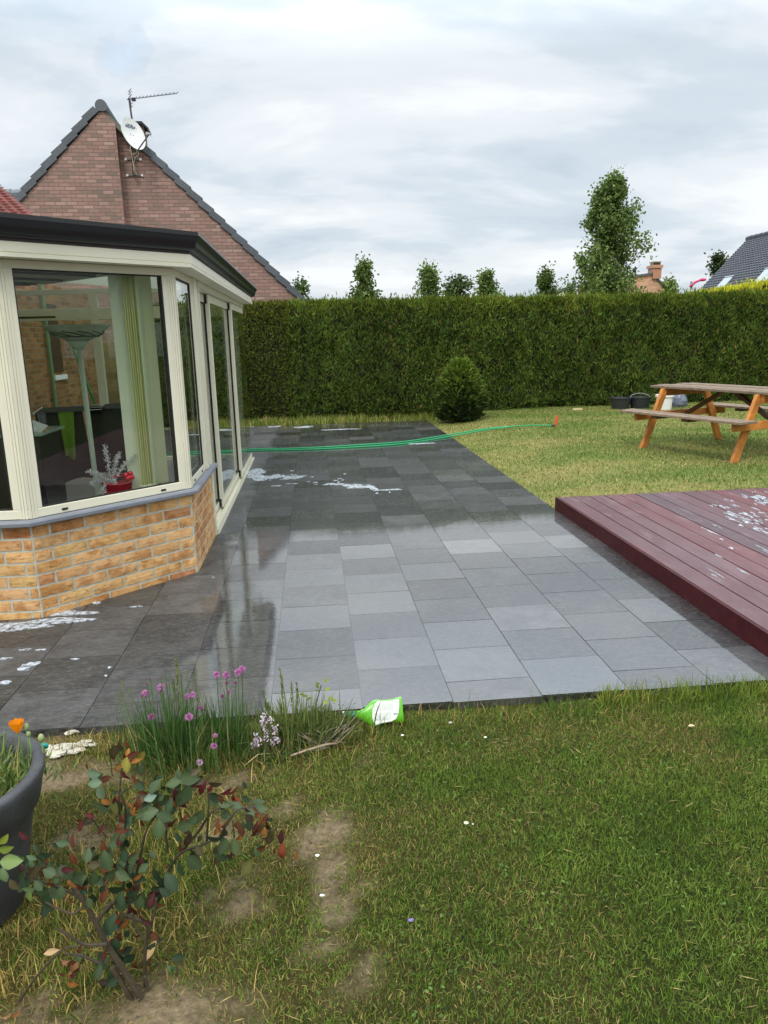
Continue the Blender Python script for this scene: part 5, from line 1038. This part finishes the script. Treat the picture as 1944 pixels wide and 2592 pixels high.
# mortar rubble along the terrace edge
rbm = material('mortar_rubble', lin(196,190,174), .95, var=.2, vscale=25, bump=.8, bscale=60)
for k, (u, v, s_) in enumerate(((134,1895,.034), (152,1905,.026), (172,1893,.036), (192,1888,.032), (205,1885,.026), (215,1878,.028), (183,1902,.022), (160,1888,.024), (140,1912,.022), (125,1905,.028), (200,1897,.020), (236,1884,.016), (180,1852,.022), (195,1848,.02), (172,1856,.014))):
    p = atZ(u, v, -.02); m = MB(); m.ball((p[0], p[1], -.022), s_, 9, 6, sq=(1.2, .7, .45), jit=.25); tag(m.build('mortar_lump', rbm), 'pale mortar lump in the rubble between the grey pot and the slates', 'rubble', 'mortar rubble beside the grey pot')
# ================================================================== chives, thyme, weeds
ch = thing('chive_clump', 'clump of chives with pink pompon flowers at the terrace edge', 'chives', (-.6, 2.8, -.03))
def tubeleaves(C, n, rx, ry, h, cols, lean, wd=.0042, seed=0, parent=None, name='foliage'):
    r = np.random.default_rng(seed); P = np.stack([C[0]+rx*r.normal(size=n), C[1]+ry*r.normal(size=n), np.full(n, C[2])], 1); t = r.uniform(0, 1, (n, 1)); col = (cols[0]*(1-t)+cols[1]*t)*r.uniform(.7, 1.25, (n, 1)); az = np.arctan2(P[:, 1]-C[1], P[:, 0]-C[0])+r.normal(size=n)*.8
    V, Q, T, Cc = blades(P, az, np.abs(r.normal(size=n))*lean, h*r.uniform(.5, 1.05, n), wd*r.uniform(.7, 1.3, n), col, .55, twist=r.uniform(0, 6.28, n)); return np_mesh(name, V, Q, T, Cc, leaf, parent)
cgreen = (lin(44,74,34), lin(92,124,64))
tubeleaves((-.63, 2.80, -.03), 420, .085, .05, .27, cgreen, .28, seed=1, parent=ch); tubeleaves((-.42, 2.84, -.03), 240, .06, .05, .25, cgreen, .3, seed=2, parent=ch); tubeleaves((-.55, 2.72, -.03), 260, .12, .05, .17, (lin(56,84,34), lin(110,134,66)), .7, seed=3, parent=ch)
tubeleaves((-.56, 2.72, -.03), 22, .10, .03, .22, (lin(176,162,104), lin(200,184,130)), .5, seed=4, parent=ch, name='dry_leaves')
c8 = lambda x, y: (300+x/2.552, 1650+y/2.552)
FL = [(172,268,.016,0), (275,230,.017,0), (478,277,.014,0), (442,290,.013,0), (455,420,.017,0), (533,362,.012,1), (214,418,.014,1), (634,147,.015,0), (696,150,.016,0), (772,133,.017,0), (797,112,.016,0), (710,257,.011,0), (698,203,.010,1), (673,288,.010,1), (756,200,.009,1), (617,607,.014,0), (625,540,.010,0), (525,714,.014,2),
      (300,127,.007,3), (276,171,.007,3), (205,179,.008,3), (184,216,.008,3), (149,290,.008,3), (216,268,.006,3), (271,268,.008,3), (405,152,.007,3), (403,197,.008,3), (325,206,.005,3), (463,247,.006,3), (205,328,.007,3), (332,290,.006,3), (345,368,.006,3), (357,182,.005,3), (141,398,.005,3)]
fmat = leafmat('chive_flower', .25, .7, .1)
pinks = [lin(206,140,190), lin(170,110,150), lin(200,170,190), lin(150,96,116)]
for k, (x, y, r_, ty) in enumerate(FL):
    Yp = 2.80 if y < 380 else 2.66; c = np.array(atY(*c8(x, y), Yp+rnd.uniform(-.03, .03))); base = np.array([c[0]*.8-.55*.2+(.0 if x < 560 else .10*.2), c[1], -.03]) if y < 500 else np.array([c[0], c[1], -.03])
    s_ = MB(); s_.tube(spline([base, (base+c)/2+np.array([(c[0]-base[0])*.15, 0, 0]), c], 4), .0022, 5, lin(80,112,60)); s_.build('stem', colm, ch)
    n = 130 if ty < 3 else 40; dv = rdir(n); 
    if ty == 3: dv[:, 2] = np.abs(dv[:, 2])*1.6; dv /= np.linalg.norm(dv, axis=1)[:, None]
    V, Q, Cc = cards(c+dv*r_*.25, dv, rdir(n), np.full(n, r_*.74), np.full(n, r_*.28), np.tile(pinks[ty], (n, 1))*nr.uniform(.7, 1.25, (n, 1))); np_mesh('flower', V, Q, None, Cc, fmat, ch)
# seeding grasses in and beside the chives
def seedgrass(tips, Yp, label, group):
    for i, (x, y, w_) in enumerate(tips):
        c = np.array(atY(*c8(x, y), Yp)); t = thing('seeding_grass', label, 'grass stalk', (c[0], c[1], -.03), group); m = MB(); b_ = np.array([c[0]+rnd.uniform(-.02, .02), c[1], -.03]); m.tube(spline([b_, (b_+c)/2+np.array([.01, 0, 0]), c], 5), .0018, 5, lin(110,128,64)); m.build('stalk', colm, t)
        n = 60; s = nr.uniform(.55, 1, n)[:, None]; P = b_+(c-b_)*s; V, Q, Cc = cards(P, rdir(n)*.5+np.array([0, 0, .9]), rdir(n), np.full(n, .012*w_), np.full(n, .0035*w_), np.tile(lin(124,136,76), (n, 1))*nr.uniform(.7, 1.2, (n, 1))); np_mesh('seed_head', V, Q, None, Cc, leaf, t)
seedgrass([(375,50,1.5), (345,170,1.1), (488,130,1.1), (440,120,.6)], 2.82, 'green seeding grass stalk rising among the chive flowers', 'grass stalks among the chives')
seedgrass([(1045,118,1.4), (1118,200,1.0), (1152,210,1.3), (935,260,1.2), (965,330,1.0), (830,340,.8)], 2.9, 'green seeding grass stalk between the chives and the lime bottle', 'grass stalks right of the chives')
seedgrass([(20,190,.7), (75,230,.5), (-10,260,.6)], 2.86, 'thin dark grass stalk left of the chives against the slates', 'thin stalks left of the chives')
th = thing('thyme_plant', 'low thyme with spikes of white flowers right of the chives', 'thyme', (-.23, 2.78, -.03))
tubeleaves((-.24, 2.76, -.03), 260, .06, .04, .07, (lin(60,80,44), lin(104,124,74)), .8, .005, 8, th)
for x, y, L_ in ((935,470,.05), (955,540,.05), (1012,520,.06), (885,560,.04), (900,575,.04), (1000,585,.02), (980,440,.02), (1038,572,.012), (875,600,.02), (940,420,.02)):
    c = np.array(atY(*c8(x, y), 2.74)); n = int(36*L_/.05)+10; P = c+np.c_[nr.normal(size=n)*.006, nr.normal(size=n)*.006, nr.uniform(-.5, .5, n)*L_]; V, Q, Cc = cards(P, rdir(n), rdir(n), np.full(n, .009), np.full(n, .006), np.tile(lin(226,208,222), (n, 1))*nr.uniform(.8, 1.1, (n, 1))); np_mesh('flower', V, Q, None, Cc, fmat, th)
    m = MB(); m.tube([c+np.array([0, 0, L_*.5]), np.array([c[0]*.9-.023, c[1], -.03])], .0014, 4, lin(100,84,64)); m.build('stem', colm, th)
wg = thing('wild_grass', 'uneven tuft of wild grass between the thyme and the lime bottle', 'grass tuft', (-.1, 2.86, -.03))
tubeleaves((-.12, 2.87, -.03), 420, .085, .04, .20, (lin(78,96,44), lin(130,144,80)), .4, .0055, 31, wg); tubeleaves((.0, 2.86, -.03), 260, .06, .04, .12, (lin(74,92,44), lin(124,136,76)), .55, .0055, 32, wg); tubeleaves((-.2, 2.88, -.03), 160, .06, .03, .13, (lin(84,100,50), lin(140,146,90)), .5, .005, 33, wg)
# bleached twiggy shrublet with live shoots
tw = thing('twiggy_shrub', 'half dead twiggy shrublet with grey branches left of the lime bottle', 'shrub', (-.05, 2.84, -.03))
m = MB(); r = random.Random(9)
for k in range(46):
    a = r.uniform(0, 6.28); c0 = np.array([-.02+r.gauss(0, .02), 2.80+r.gauss(0, .015), -.03]); l_ = r.uniform(.06, .16); e = c0+np.array([math.cos(a)*l_*.9, math.sin(a)*l_*.45, l_*r.uniform(.2, .95)]); md_ = (c0+e)/2+np.array([r.gauss(0, .015), r.gauss(0, .01), r.gauss(0, .012)])
    m.tube(spline([c0, md_, e], 4), [.0028]+[.002]*6+[.0010]*2, 5, lin(150,136,116)*r.uniform(.7, 1.1))
m.tube(spline([(-.15, 2.72, -.015), (-.08, 2.73, .0), (-.01, 2.75, .005), (.03, 2.78, -.01)], 5), .0045, 6, lin(150,132,108)); m.build('branch', colm, tw)
n = 700; P = np.array([-.02, 2.84, .03])+nr.normal(size=(n, 3))*np.array([.075, .04, .032]); V, Q, Cc = cards(P, rdir(n)+np.array([0, 0, .5]), rdir(n), nr.uniform(.008, .016, n), nr.uniform(.003, .006, n), (np.tile(lin(84,96,52), (n, 1)))*nr.uniform(.7, 1.3, (n, 1))); np_mesh('foliage', V, Q, None, Cc, leaf, tw)
sp = thing('sapling', 'pale green leafy seedling standing just left of the lime bottle', 'seedling', (-.03, 2.88, -.03))
m = MB(); a = np.array(atY(*c8(1270, 420), 2.86)); b_ = np.array(atY(*c8(1310, 215), 2.86)); m.tube(spline([a+np.array([0,0,-.04]), a, (a+b_)/2+np.array([-.005,0,0]), b_], 4), .0022, 5, lin(70,66,50)); m.build('stem', colm, sp)
for x, y, ax_, az_ in ((1325,195,.5,.5), (1300,215,-.5,.6), (1330,240,.6,.1), (1300,255,-.4,.3), (1350,300,.9,.15), (1375,310,.9,-.1), (1225,285,-1,.2), (1250,295,-.8,-.1), (1205,275,-1,.3), (1320,320,.6,-.1), (1290,240,-.2,.9)):
    P = np.array([atY(*c8(x, y), 2.86)]); V, Q, Cc = cards(P, np.array([[ax_, -.3, az_]]), np.array([[-az_, .3, ax_]]), [.028], [.016], np.array([lin(150,170,70)*rnd.uniform(.85, 1.1)])); np_mesh('leaf', V, Q, None, Cc, leaf, sp)
# ================================================================== rose bush
rs = thing('rose_bush', 'straggly rose bush with dull green and withered brown leaves, lawn foreground', 'rose bush', (-.48, 1.60, -.03))
z8 = lambda x, y: (x/2.07375, 1850+y/2.07375)
def RP(x, y, Yp): return np.array(atY(*z8(x, y), Yp))
stem_c = lin(66,56,40); m = MB()
base = np.array([-.385, 1.60, -.035])
STEMS = [([(800,1500),(640,1240),(560,1120),(500,1000),(430,880),(380,820)], 1.62, .011), ([(560,1120),(440,1120),(340,1060),(300,1040)], 1.60, .006), ([(785,1520),(760,1280),(770,1100),(810,960),(820,880)], 1.66, .007), ([(815,1530),(760,1290)], 1.64, .009),
         ([(500,1000),(600,900),(650,800),(640,600),(625,380),(640,200)], 1.72, .005), ([(670,970),(740,640),(775,510),(850,400)], 1.75, .005), ([(660,970),(760,1010),(780,1090)], 1.66, .006), ([(820,880),(930,660),(1060,600),(1150,560)], 1.78, .006), ([(930,660),(1040,530),(1120,420),(1230,390)], 1.80, .005),
         ([(1085,580),(1095,400),(1090,300)], 1.80, .004), ([(1150,560),(1210,460),(1260,410),(1340,400)], 1.80, .004), ([(1230,560),(1220,470)], 1.80, .003), ([(1340,540),(1420,530),(1475,500),(1480,560)], 1.80, .003), ([(430,880),(330,830),(200,780),(110,700)], 1.62, .005), ([(430,930),(380,960),(300,930),(240,900)], 1.56, .004), ([(590,900),(540,960),(510,1010)], 1.6, .006),
         ([(100,1420),(200,1280),(330,1150),(420,1130)], 1.5, .004), ([(560,560),(500,480),(460,430)], 1.74, .003), ([(650,600),(660,420),(640,330),(700,290)], 1.74, .004), ([(520,1220),(430,1180),(340,1170)], 1.55, .005), ([(880,640),(870,520),(870,400)], 1.76, .005), ([(1010,560),(960,480),(940,400)],1.78,.004), ([(590,1240),(700,1420),(790,1500)],1.62,.009), ([(690,960),(720,1040),(760,1100)],1.63,.005)]
for pts, Yp, r_ in STEMS: P = spline([RP(x, y, Yp) for x, y in pts], 5); m.tube(P, list(np.linspace(r_*.8, r_*.42, len(P))), 7, stem_c*rnd.uniform(.75, 1.1))
m.build('stem', material('rose_stem', (1,1,1), .7, use_col=True, var=.3, vscale=40, bump=.4, bscale=120), rs)
GR, GB, BR, OR, RD, YG = lin(70,86,56), lin(56,74,52), lin(104,64,44), lin(156,106,54), lin(92,40,44), lin(120,140,74)
LEAVES = [  # x, y of the leaf centre (zoom of the photo), length, direction (deg, 0 = right, 90 = up), colour, depth
 (995,250,100,10,GR),(910,275,80,200,GR),(960,345,125,250,GR),(815,290,80,60,GR),(735,285,70,160,GB),(790,350,60,20,lin(120,140,124)),(850,360,100,20,GR),(770,435,110,200,GR),(865,450,90,-30,GR),(835,520,95,-80,GR),(890,395,80,80,GB),
 (1035,455,95,240,GR),(965,500,85,190,GR),(1345,415,110,10,GR),(1240,395,75,160,GR),(1130,365,80,20,GR),(1180,385,60,-20,GR),(1020,690,105,-50,GR),(985,575,80,250,lin(70,56,44)),(1170,610,85,260,lin(74,88,60)),(1235,610,85,-70,lin(84,98,62)),(1210,655,45,260,RD),(1295,720,90,250,lin(96,96,54)),(1355,640,60,-60,lin(96,118,80)),
 (530,395,105,170,GR),(605,400,90,260,lin(90,92,50)),(490,225,70,170,lin(96,116,90)),(495,275,75,190,lin(96,116,90)),(625,560,100,250,GR),(680,480,60,260,GB),(600,590,80,200,GR),(650,620,90,-100,GB),(560,680,100,100,GR),(640,690,70,60,GR),(700,670,60,30,GR),(475,640,60,200,GR),
 (585,755,90,45,GR),(645,760,80,-20,GR),(490,775,75,70,GR),(405,785,110,200,GR),(610,830,85,-10,GB),(640,890,90,260,GB),(740,880,70,250,GR),(835,840,100,220,GB),(900,800,100,-60,GB),(785,900,80,260,GR),(735,940,60,260,BR),(580,1020,110,250,GB),(595,1130,90,250,GB),(620,1180,100,-80,GB),(600,1290,75,-60,GB),(540,1235,60,-20,GR),(540,1320,70,200,lin(70,60,50)),
 (155,870,70,260,YG),(150,830,60,170,lin(100,122,78)),(215,840,80,190,GR),(250,890,95,260,GB),(290,855,75,-50,GR),(260,745,80,150,GR),(175,705,55,-60,lin(104,128,96)),(165,665,50,150,lin(110,134,100)),(330,740,90,10,GR),(290,780,60,200,GR),(235,950,60,260,lin(56,70,56)),(330,590,60,0,lin(70,90,60)),(100,830,50,180,GR),
 (20,570,60,60,lin(140,150,60)),(30,620,70,20,lin(120,136,60)),(60,685,110,5,lin(120,140,84)),(20,760,90,-80,lin(110,130,90)),(130,1500,60,90,GR),(230,1530,60,60,YG),
 (1065,295,75,60,RD),(1030,290,55,200,RD),(1190,320,60,20,RD),(1105,300,40,80,RD),(450,475,80,210,lin(110,56,50)),(470,445,50,160,RD),(600,370,60,250,RD),(1240,360,30,90,lin(150,50,50)),(1265,520,80,-60,lin(84,56,40)),(1150,500,80,-80,BR),(1140,520,70,240,OR),(1370,500,90,-90,OR),(1340,520,80,250,BR),(1385,540,80,260,OR),(1240,500,60,240,BR),(1480,640,100,260,lin(130,70,46)),(1475,560,70,265,lin(70,40,40)),(1310,460,60,-40,lin(80,70,56)),(1290,500,60,-70,GR),
 (720,390,90,260,BR),(700,430,60,250,OR),(640,470,70,250,BR),(625,510,60,260,BR),(670,115,50,80,OR),(665,180,80,-90,lin(140,130,60)),(720,155,60,20,OR),(615,200,55,230,OR),(650,140,40,150,lin(150,90,50)),(690,720,50,40,BR),(720,770,60,20,OR),(690,815,50,200,lin(210,170,60)),(730,815,40,-20,lin(190,170,50)),(690,860,70,260,BR),(830,910,70,-30,BR),(480,910,60,260,OR),(430,945,50,200,lin(180,150,70)),(545,870,80,250,BR),(440,840,80,250,BR),(360,830,60,260,BR),(410,860,60,-60,BR),(560,800,50,90,BR),
 (650,1020,90,260,lin(150,110,70)),(620,990,50,60,lin(160,50,44)),(625,1080,60,250,BR),(790,1150,100,60,lin(176,150,110)),(800,1230,60,-60,BR),(770,1250,50,240,OR),(270,1160,70,20,lin(190,160,120)),(390,1240,80,250,lin(170,120,84)),(360,1290,70,250,lin(180,130,84)),(330,1210,70,200,lin(150,110,80)),(880,1290,90,240,lin(70,92,62)),(900,1260,60,-60,lin(80,100,70)),(30,1500,60,200,lin(190,150,110)),(80,1490,50,20,lin(160,110,70)),(890,1440,60,-20,BR),(850,1420,50,200,BR)]
def roseleaf(c, L, ang, col, dr, rr_):
    """ovate leaf, folded at the midrib and drooping at the tip; withered ones are narrow and curled"""
    a = rad(ang); ex = CR*math.cos(a)+CU*math.sin(a); ey = -CR*math.sin(a)+CU*math.cos(a); tilt = rr_.uniform(-.75, .35); n = -CF
    q = ex*math.cos(tilt*.6)+n*math.sin(tilt*.6); ex = q/np.linalg.norm(q); roll = rr_.uniform(-.7, .7); ey = ey*math.cos(roll)+n*math.sin(roll); ey = ey-ex*(ey@ex); ey /= np.linalg.norm(ey); nz = np.cross(ex, ey)
    W = L*(.31 if not dr else .2); fold = .5 if not dr else .9; vs = []; prof = [(0, .02), (.1, .42), (.25, .8), (.42, 1), (.6, .9), (.78, .58), (.92, .22), (1, .0)]
    st = c-ex*L*.5; curl = rr_.uniform(.02, .18) if not dr else rr_.uniform(.2, .5)
    for s_, w_ in prof:
        z = -curl*L*(s_-.3)**2*1.6; j = 1+rr_.uniform(-.06, .06)*(2.5 if dr else 1)
        for sd in (-1, 0, 1): vs.append(st+ex*L*s_+ey*W*w_*sd*j+nz*(z+abs(sd)*W*w_*fold*.6+(rr_.uniform(-.06, .06)*L if dr else 0)))
    return vs, [(3*i+j, 3*i+3+j, 3*i+4+j, 3*i+1+j) for i in range(len(prof)-1) for j in (0, 1)]
LEAVES += [(850,1430,50,10,BR),(800,1440,40,120,lin(80,54,40)),(870,1460,44,-20,lin(120,84,56)),(820,1470,40,200,BR),(900,1480,40,30,lin(96,70,50)),(760,1470,44,170,lin(86,60,44)),(930,1440,36,60,lin(110,80,54)),(880,1410,46,140,lin(70,50,40))]
rr_ = random.Random(21); fo, de = MB(), MB()
for _ in range(230):                                  # the thicket of small dark and withered leaves behind the large ones
    x, y, L_, an, col, *_r = rr_.choice(LEAVES[:130])
    if y > 1350 or x < 90: continue
    cc_ = rr_.choice([GR*.8, GB*.8, GB*.7, BR*.7, BR*.9, lin(92,50,40), lin(84,44,46), lin(74,66,44), OR*.7])
    LEAVES.append((x+rr_.gauss(0, 42), y+rr_.gauss(0, 36), rr_.uniform(36, 78), rr_.uniform(0, 360), cc_))
for x, y, L_, an, col, *_ in LEAVES:
    Yp = 1.62+.16*np.clip((x-300)/900, 0, 1)+(.06 if y < 500 else 0)+rr_.uniform(-.05, .05)-(.1 if x < 80 else 0)
    c = RP(x, y, Yp); d_ = (c-CAM)@CF; Ls = L_/2.07375*d_/F_PX*1.15; dry = tuple(col) in (tuple(BR), tuple(OR)) or (col[0] > col[1]*1.35)
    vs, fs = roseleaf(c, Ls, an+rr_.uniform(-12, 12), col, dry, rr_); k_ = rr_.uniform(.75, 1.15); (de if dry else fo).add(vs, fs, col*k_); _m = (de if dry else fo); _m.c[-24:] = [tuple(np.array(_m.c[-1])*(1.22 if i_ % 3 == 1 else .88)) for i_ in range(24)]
    if not dry and rr_.random() < .55:              # the smaller leaflet behind it
        c2_ = c+np.array([rr_.uniform(-.02, .02), rr_.uniform(.02, .07), rr_.uniform(-.02, .01)]); vs, fs = roseleaf(c2_, Ls*.7, an+rr_.uniform(-80, 80), col, False, rr_); fo.add(vs, fs, col*rr_.uniform(.6, .9))
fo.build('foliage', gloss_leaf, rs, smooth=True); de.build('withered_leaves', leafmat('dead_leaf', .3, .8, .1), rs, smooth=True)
# ================================================================== grass
def lawn(name, n, area, ln, wd, cols, seed, dens=None, lean=.7, hmul=1.0, kind='stuff'):
    r = np.random.default_rng(seed); x0, x1, y0, y1 = area; x = r.uniform(x0, x1, n); y = r.uniform(y0, y1, n)
    keep = r.random(n) > soil(x, y)*1.05
    if dens is not None: keep &= r.random(n) < dens(x, y)
    x, y = x[keep], y[keep]; k = len(x); d = dryness(x, y); P = np.stack([x, y, gz(x, y)-.004], 1)
    g = fbm(x, y, 5, 81)[:, None]; isdry = (r.random(k) < d*.85)[:, None]; fresh = cols[0]*(1-g)+cols[1]*g; col = np.where(isdry, cols[2]*(.8+.4*r.random((k, 1))), fresh)*r.uniform(.52, 1.42, (k, 1))
    V, Q, T, Cc = blades(P, r.uniform(0, 6.28, k), np.clip(np.abs(r.normal(size=k))*lean+.15, 0, 1.5), r.uniform(*ln, k)*(1-.35*d)*hmul, r.uniform(*wd, k), col, .6, twist=r.uniform(0, 6.28, k))
    o = np_mesh(name, V, Q, T, Cc, grassm); tag(o, kind=kind); return o
NG = (lin(77,103,35), lin(121,144,57), lin(150,136,80)); FG = (lin(98,118,52), lin(130,146,76), lin(172,158,106))
o = lawn('lawn_grass', 300000, (-2.4, 2.6, 1.1, 3.03), (.016, .036), (.0018, .0036), NG, 1, lean=.8); tag(o, 'short mown grass, dry and thin in places, in front of the terrace', 'grass')
dk = lambda x, y: ((x > 2.16) & ((y > 6.64) | (x > 7.8)) | (y > 14.52)) & (y < HF(x)+.1)
o = lawn('lawn_grass', 190000, (-.5, 12.5, 6.6, 15.6), (.022, .05), (.006, .013), FG, 2, dens=dk, lean=.8); tag(o, 'yellowish green mown lawn between the deck and the hedge', 'grass')
# longer tufts: along the slates, round the pot, under the hedge
tuft = lambda x, y: np.clip(np.exp(-((y-2.93)/.09)**2)*(.25+.75*(x < .12))*(x < 2.2)+1.0*np.exp(-(((x+.06)/.20)**2+((y-2.86)/.07)**2))+.9*np.exp(-(((x+.62)/.22)**2+((y-2.05)/.35)**2))+.5*np.exp(-(((x+.35)/.35)**2+((y-2.72)/.1)**2))+.35*np.exp(-(((x+.8)/.2)**2+((y-1.7)/.25)**2)), 0, 1)
o = lawn('long_grass', 60000, (-1.8, 2.2, 1.3, 3.03), (.05, .12), (.0022, .0042), (lin(62,88,30), lin(112,132,54), lin(172,150,88)), 3, dens=tuft, lean=.55); tag(o, 'longer unmown grass along the terrace edge and around the pot', 'grass')
o = lawn('long_grass', 5000, (-1.2, 2.6, 14.5, 15.2), (.08, .26), (.008, .014), (lin(84,108,40), lin(130,146,64), lin(176,164,96)), 4, dens=lambda x, y: np.where(x < 1, .9, .35), lean=.45); tag(o, 'long grass between the far terrace edge and the hedge foot', 'grass')
o = lawn('long_grass', 2600, (1.2, 2.0, 2.95, 3.03), (.05, .14), (.003, .005), (lin(84,110,38), lin(136,150,60), lin(160,150,80)), 5, dens=lambda x, y: .25+.7*np.exp(-((x-1.05)/.14)**2), lean=.5); tag(o, 'ragged grass fringe under the slate edge at right', 'grass')
# clover and broad-leaved weeds in the turf
n = 1900; x = nr.uniform(-1.3, 2.2, n*2); y = nr.uniform(1.2, 3.0, n*2); kp = (fbm(x, y, 3.2, 91) > .52) & (nr.random(2*n) > soil(x, y)) & ((x > .1) | (nr.random(2*n) < .25)); x, y = x[kp], y[kp]; k = len(x)
P = np.stack([x, y, gz(x, y)+nr.uniform(.004, .02, k)], 1); a = nr.uniform(0, 6.28, k); V, Q, Cc = cards(P, np.stack([np.cos(a), np.sin(a), nr.uniform(-.1, .5, k)], 1), np.stack([-np.sin(a), np.cos(a), nr.uniform(-.3, .3, k)], 1), nr.uniform(.008, .017, k), nr.uniform(.006, .012, k), (lin(70,96,38)*(1-nr.random((k, 1)))+lin(90,112,54)*nr.random((k, 1)))*nr.uniform(.8, 1.2, (k, 1)))
o = np_mesh('clover_patch', V, Q, None, Cc, grassm); tag(o, 'clover and small broad-leaved weeds growing in the lawn', 'clover', kind='stuff')
# straw lying on the turf
n = 1700; x = nr.uniform(-1.4, 2.2, n); y = nr.uniform(1.2, 3.0, n); P = np.stack([x, y, gz(x, y)+nr.uniform(.006, .022, n)], 1); a = nr.uniform(0, 6.28, n); V, Q, Cc = cards(P, np.stack([np.cos(a), np.sin(a), nr.normal(size=n)*.25], 1), np.tile([0, 0, 1.], (n, 1))+nr.normal(size=(n, 3))*.6, nr.uniform(.02, .06, n), nr.uniform(.0012, .0025, n), np.tile(lin(186,166,108), (n, 1))*nr.uniform(.6, 1.15, (n, 1)))
o = np_mesh('dry_straw', V, Q, None, Cc, grassm); tag(o, 'dry straw and clippings scattered over the lawn', 'straw', kind='stuff')
n = 9000; x = nr.uniform(-1.35, .5, n); y = nr.uniform(1.25, 3.03, n); kp = nr.random(n) < soil(x, y)**1.5; x, y = x[kp], y[kp]; k = len(x); r_ = .0016+.0055*nr.random(k)**5
oct_ = np.array([(1,0,0),(0,1,0),(-1,0,0),(0,-1,0),(0,0,1),(0,0,-1)], float); V = (np.stack([x, y, gz(x, y)+.0005], 1)[:, None]+oct_[None]*r_[:, None, None]*nr.uniform(.6, 1.3, (k, 6, 1))).reshape(-1, 3)
T = (np.arange(k)[:, None, None]*6+np.array([(0,1,4),(1,2,4),(2,3,4),(3,0,4),(1,0,5),(2,1,5),(3,2,5),(0,3,5)])[None]).reshape(-1, 3); c = (lin(134,118,92)*nr.uniform(.55, 1.2, (k, 1)))
o = np_mesh('soil_crumbs', V, None, T, np.repeat(c, 6, 0), groundm); tag(o, 'loose dry earth crumbs on the bare soil patches', 'earth', kind='stuff')
# daisies and petals
for i, (u, v) in enumerate(((1180, 2085), (1197, 2087))):
    c = atZ(u, v, .0); t = thing('daisy', ['open white daisy in the lawn right of the bare soil strip', 'tiny closed daisy bud just right of the open daisy'][i], 'daisy', (c[0], c[1], -.03)); m = MB(); m.tube([(c[0], c[1], -.035), (c[0], c[1], .0)], .001, 5, lin(90,120,60)); m.build('stem', colm, t)
    n = 16 if i == 0 else 6; a = np.linspace(0, 6.28, n, endpoint=False); V, Q, Cc = cards(np.tile(c+np.array([0, 0, .001]), (n, 1)), np.stack([np.cos(a), np.sin(a), np.full(n, .35)], 1), np.stack([-np.sin(a), np.cos(a), 0*a], 1), np.full(n, .010 if i == 0 else .004), np.full(n, .004), np.tile(lin(245,245,240), (n, 1))); np_mesh('petal', V, Q, None, Cc, leaf, t); m = MB(); m.ball(c+np.array([0, 0, .003]), .003 if i == 0 else .001, 8, 6, lin(220,190,50)); m.build('flower_centre', colm, t)
for i, (u, v, cc_, lb_, s_) in enumerate(((803, 2167, (235,230,220), 'white petal lying on the bare soil patch', .007), (815, 2268, (238,234,228), 'white petal lying in the grass left of the soil strip', .007), (1040, 2330, (120,110,160), 'faded violet flower head lying in the grass', .008), (1140, 1830, (170,166,158), 'small grey pebble in the grass near the slates', .008), (1750, 1838, (196,176,140), 'light wood chip in the grass at right', .012), (1229, 1867, (240,238,226), 'cream petal in the grass below the lime bottle', .006), (1019, 1862, (238,238,230), 'white petal in the grass under the bottle base', .006))):
    c = atZ(u, v, -.01); m = MB(); m.ball((c[0], c[1], -.008), s_, 8, 6, lin(*cc_), sq=(1, .7, .45), jit=.25); tag(m.build(['petal','petal','flower_head','pebble','wood_chip','petal','petal'][i], colm), lb_, ['petal','petal','flower','pebble','wood chip','petal','petal'][i])
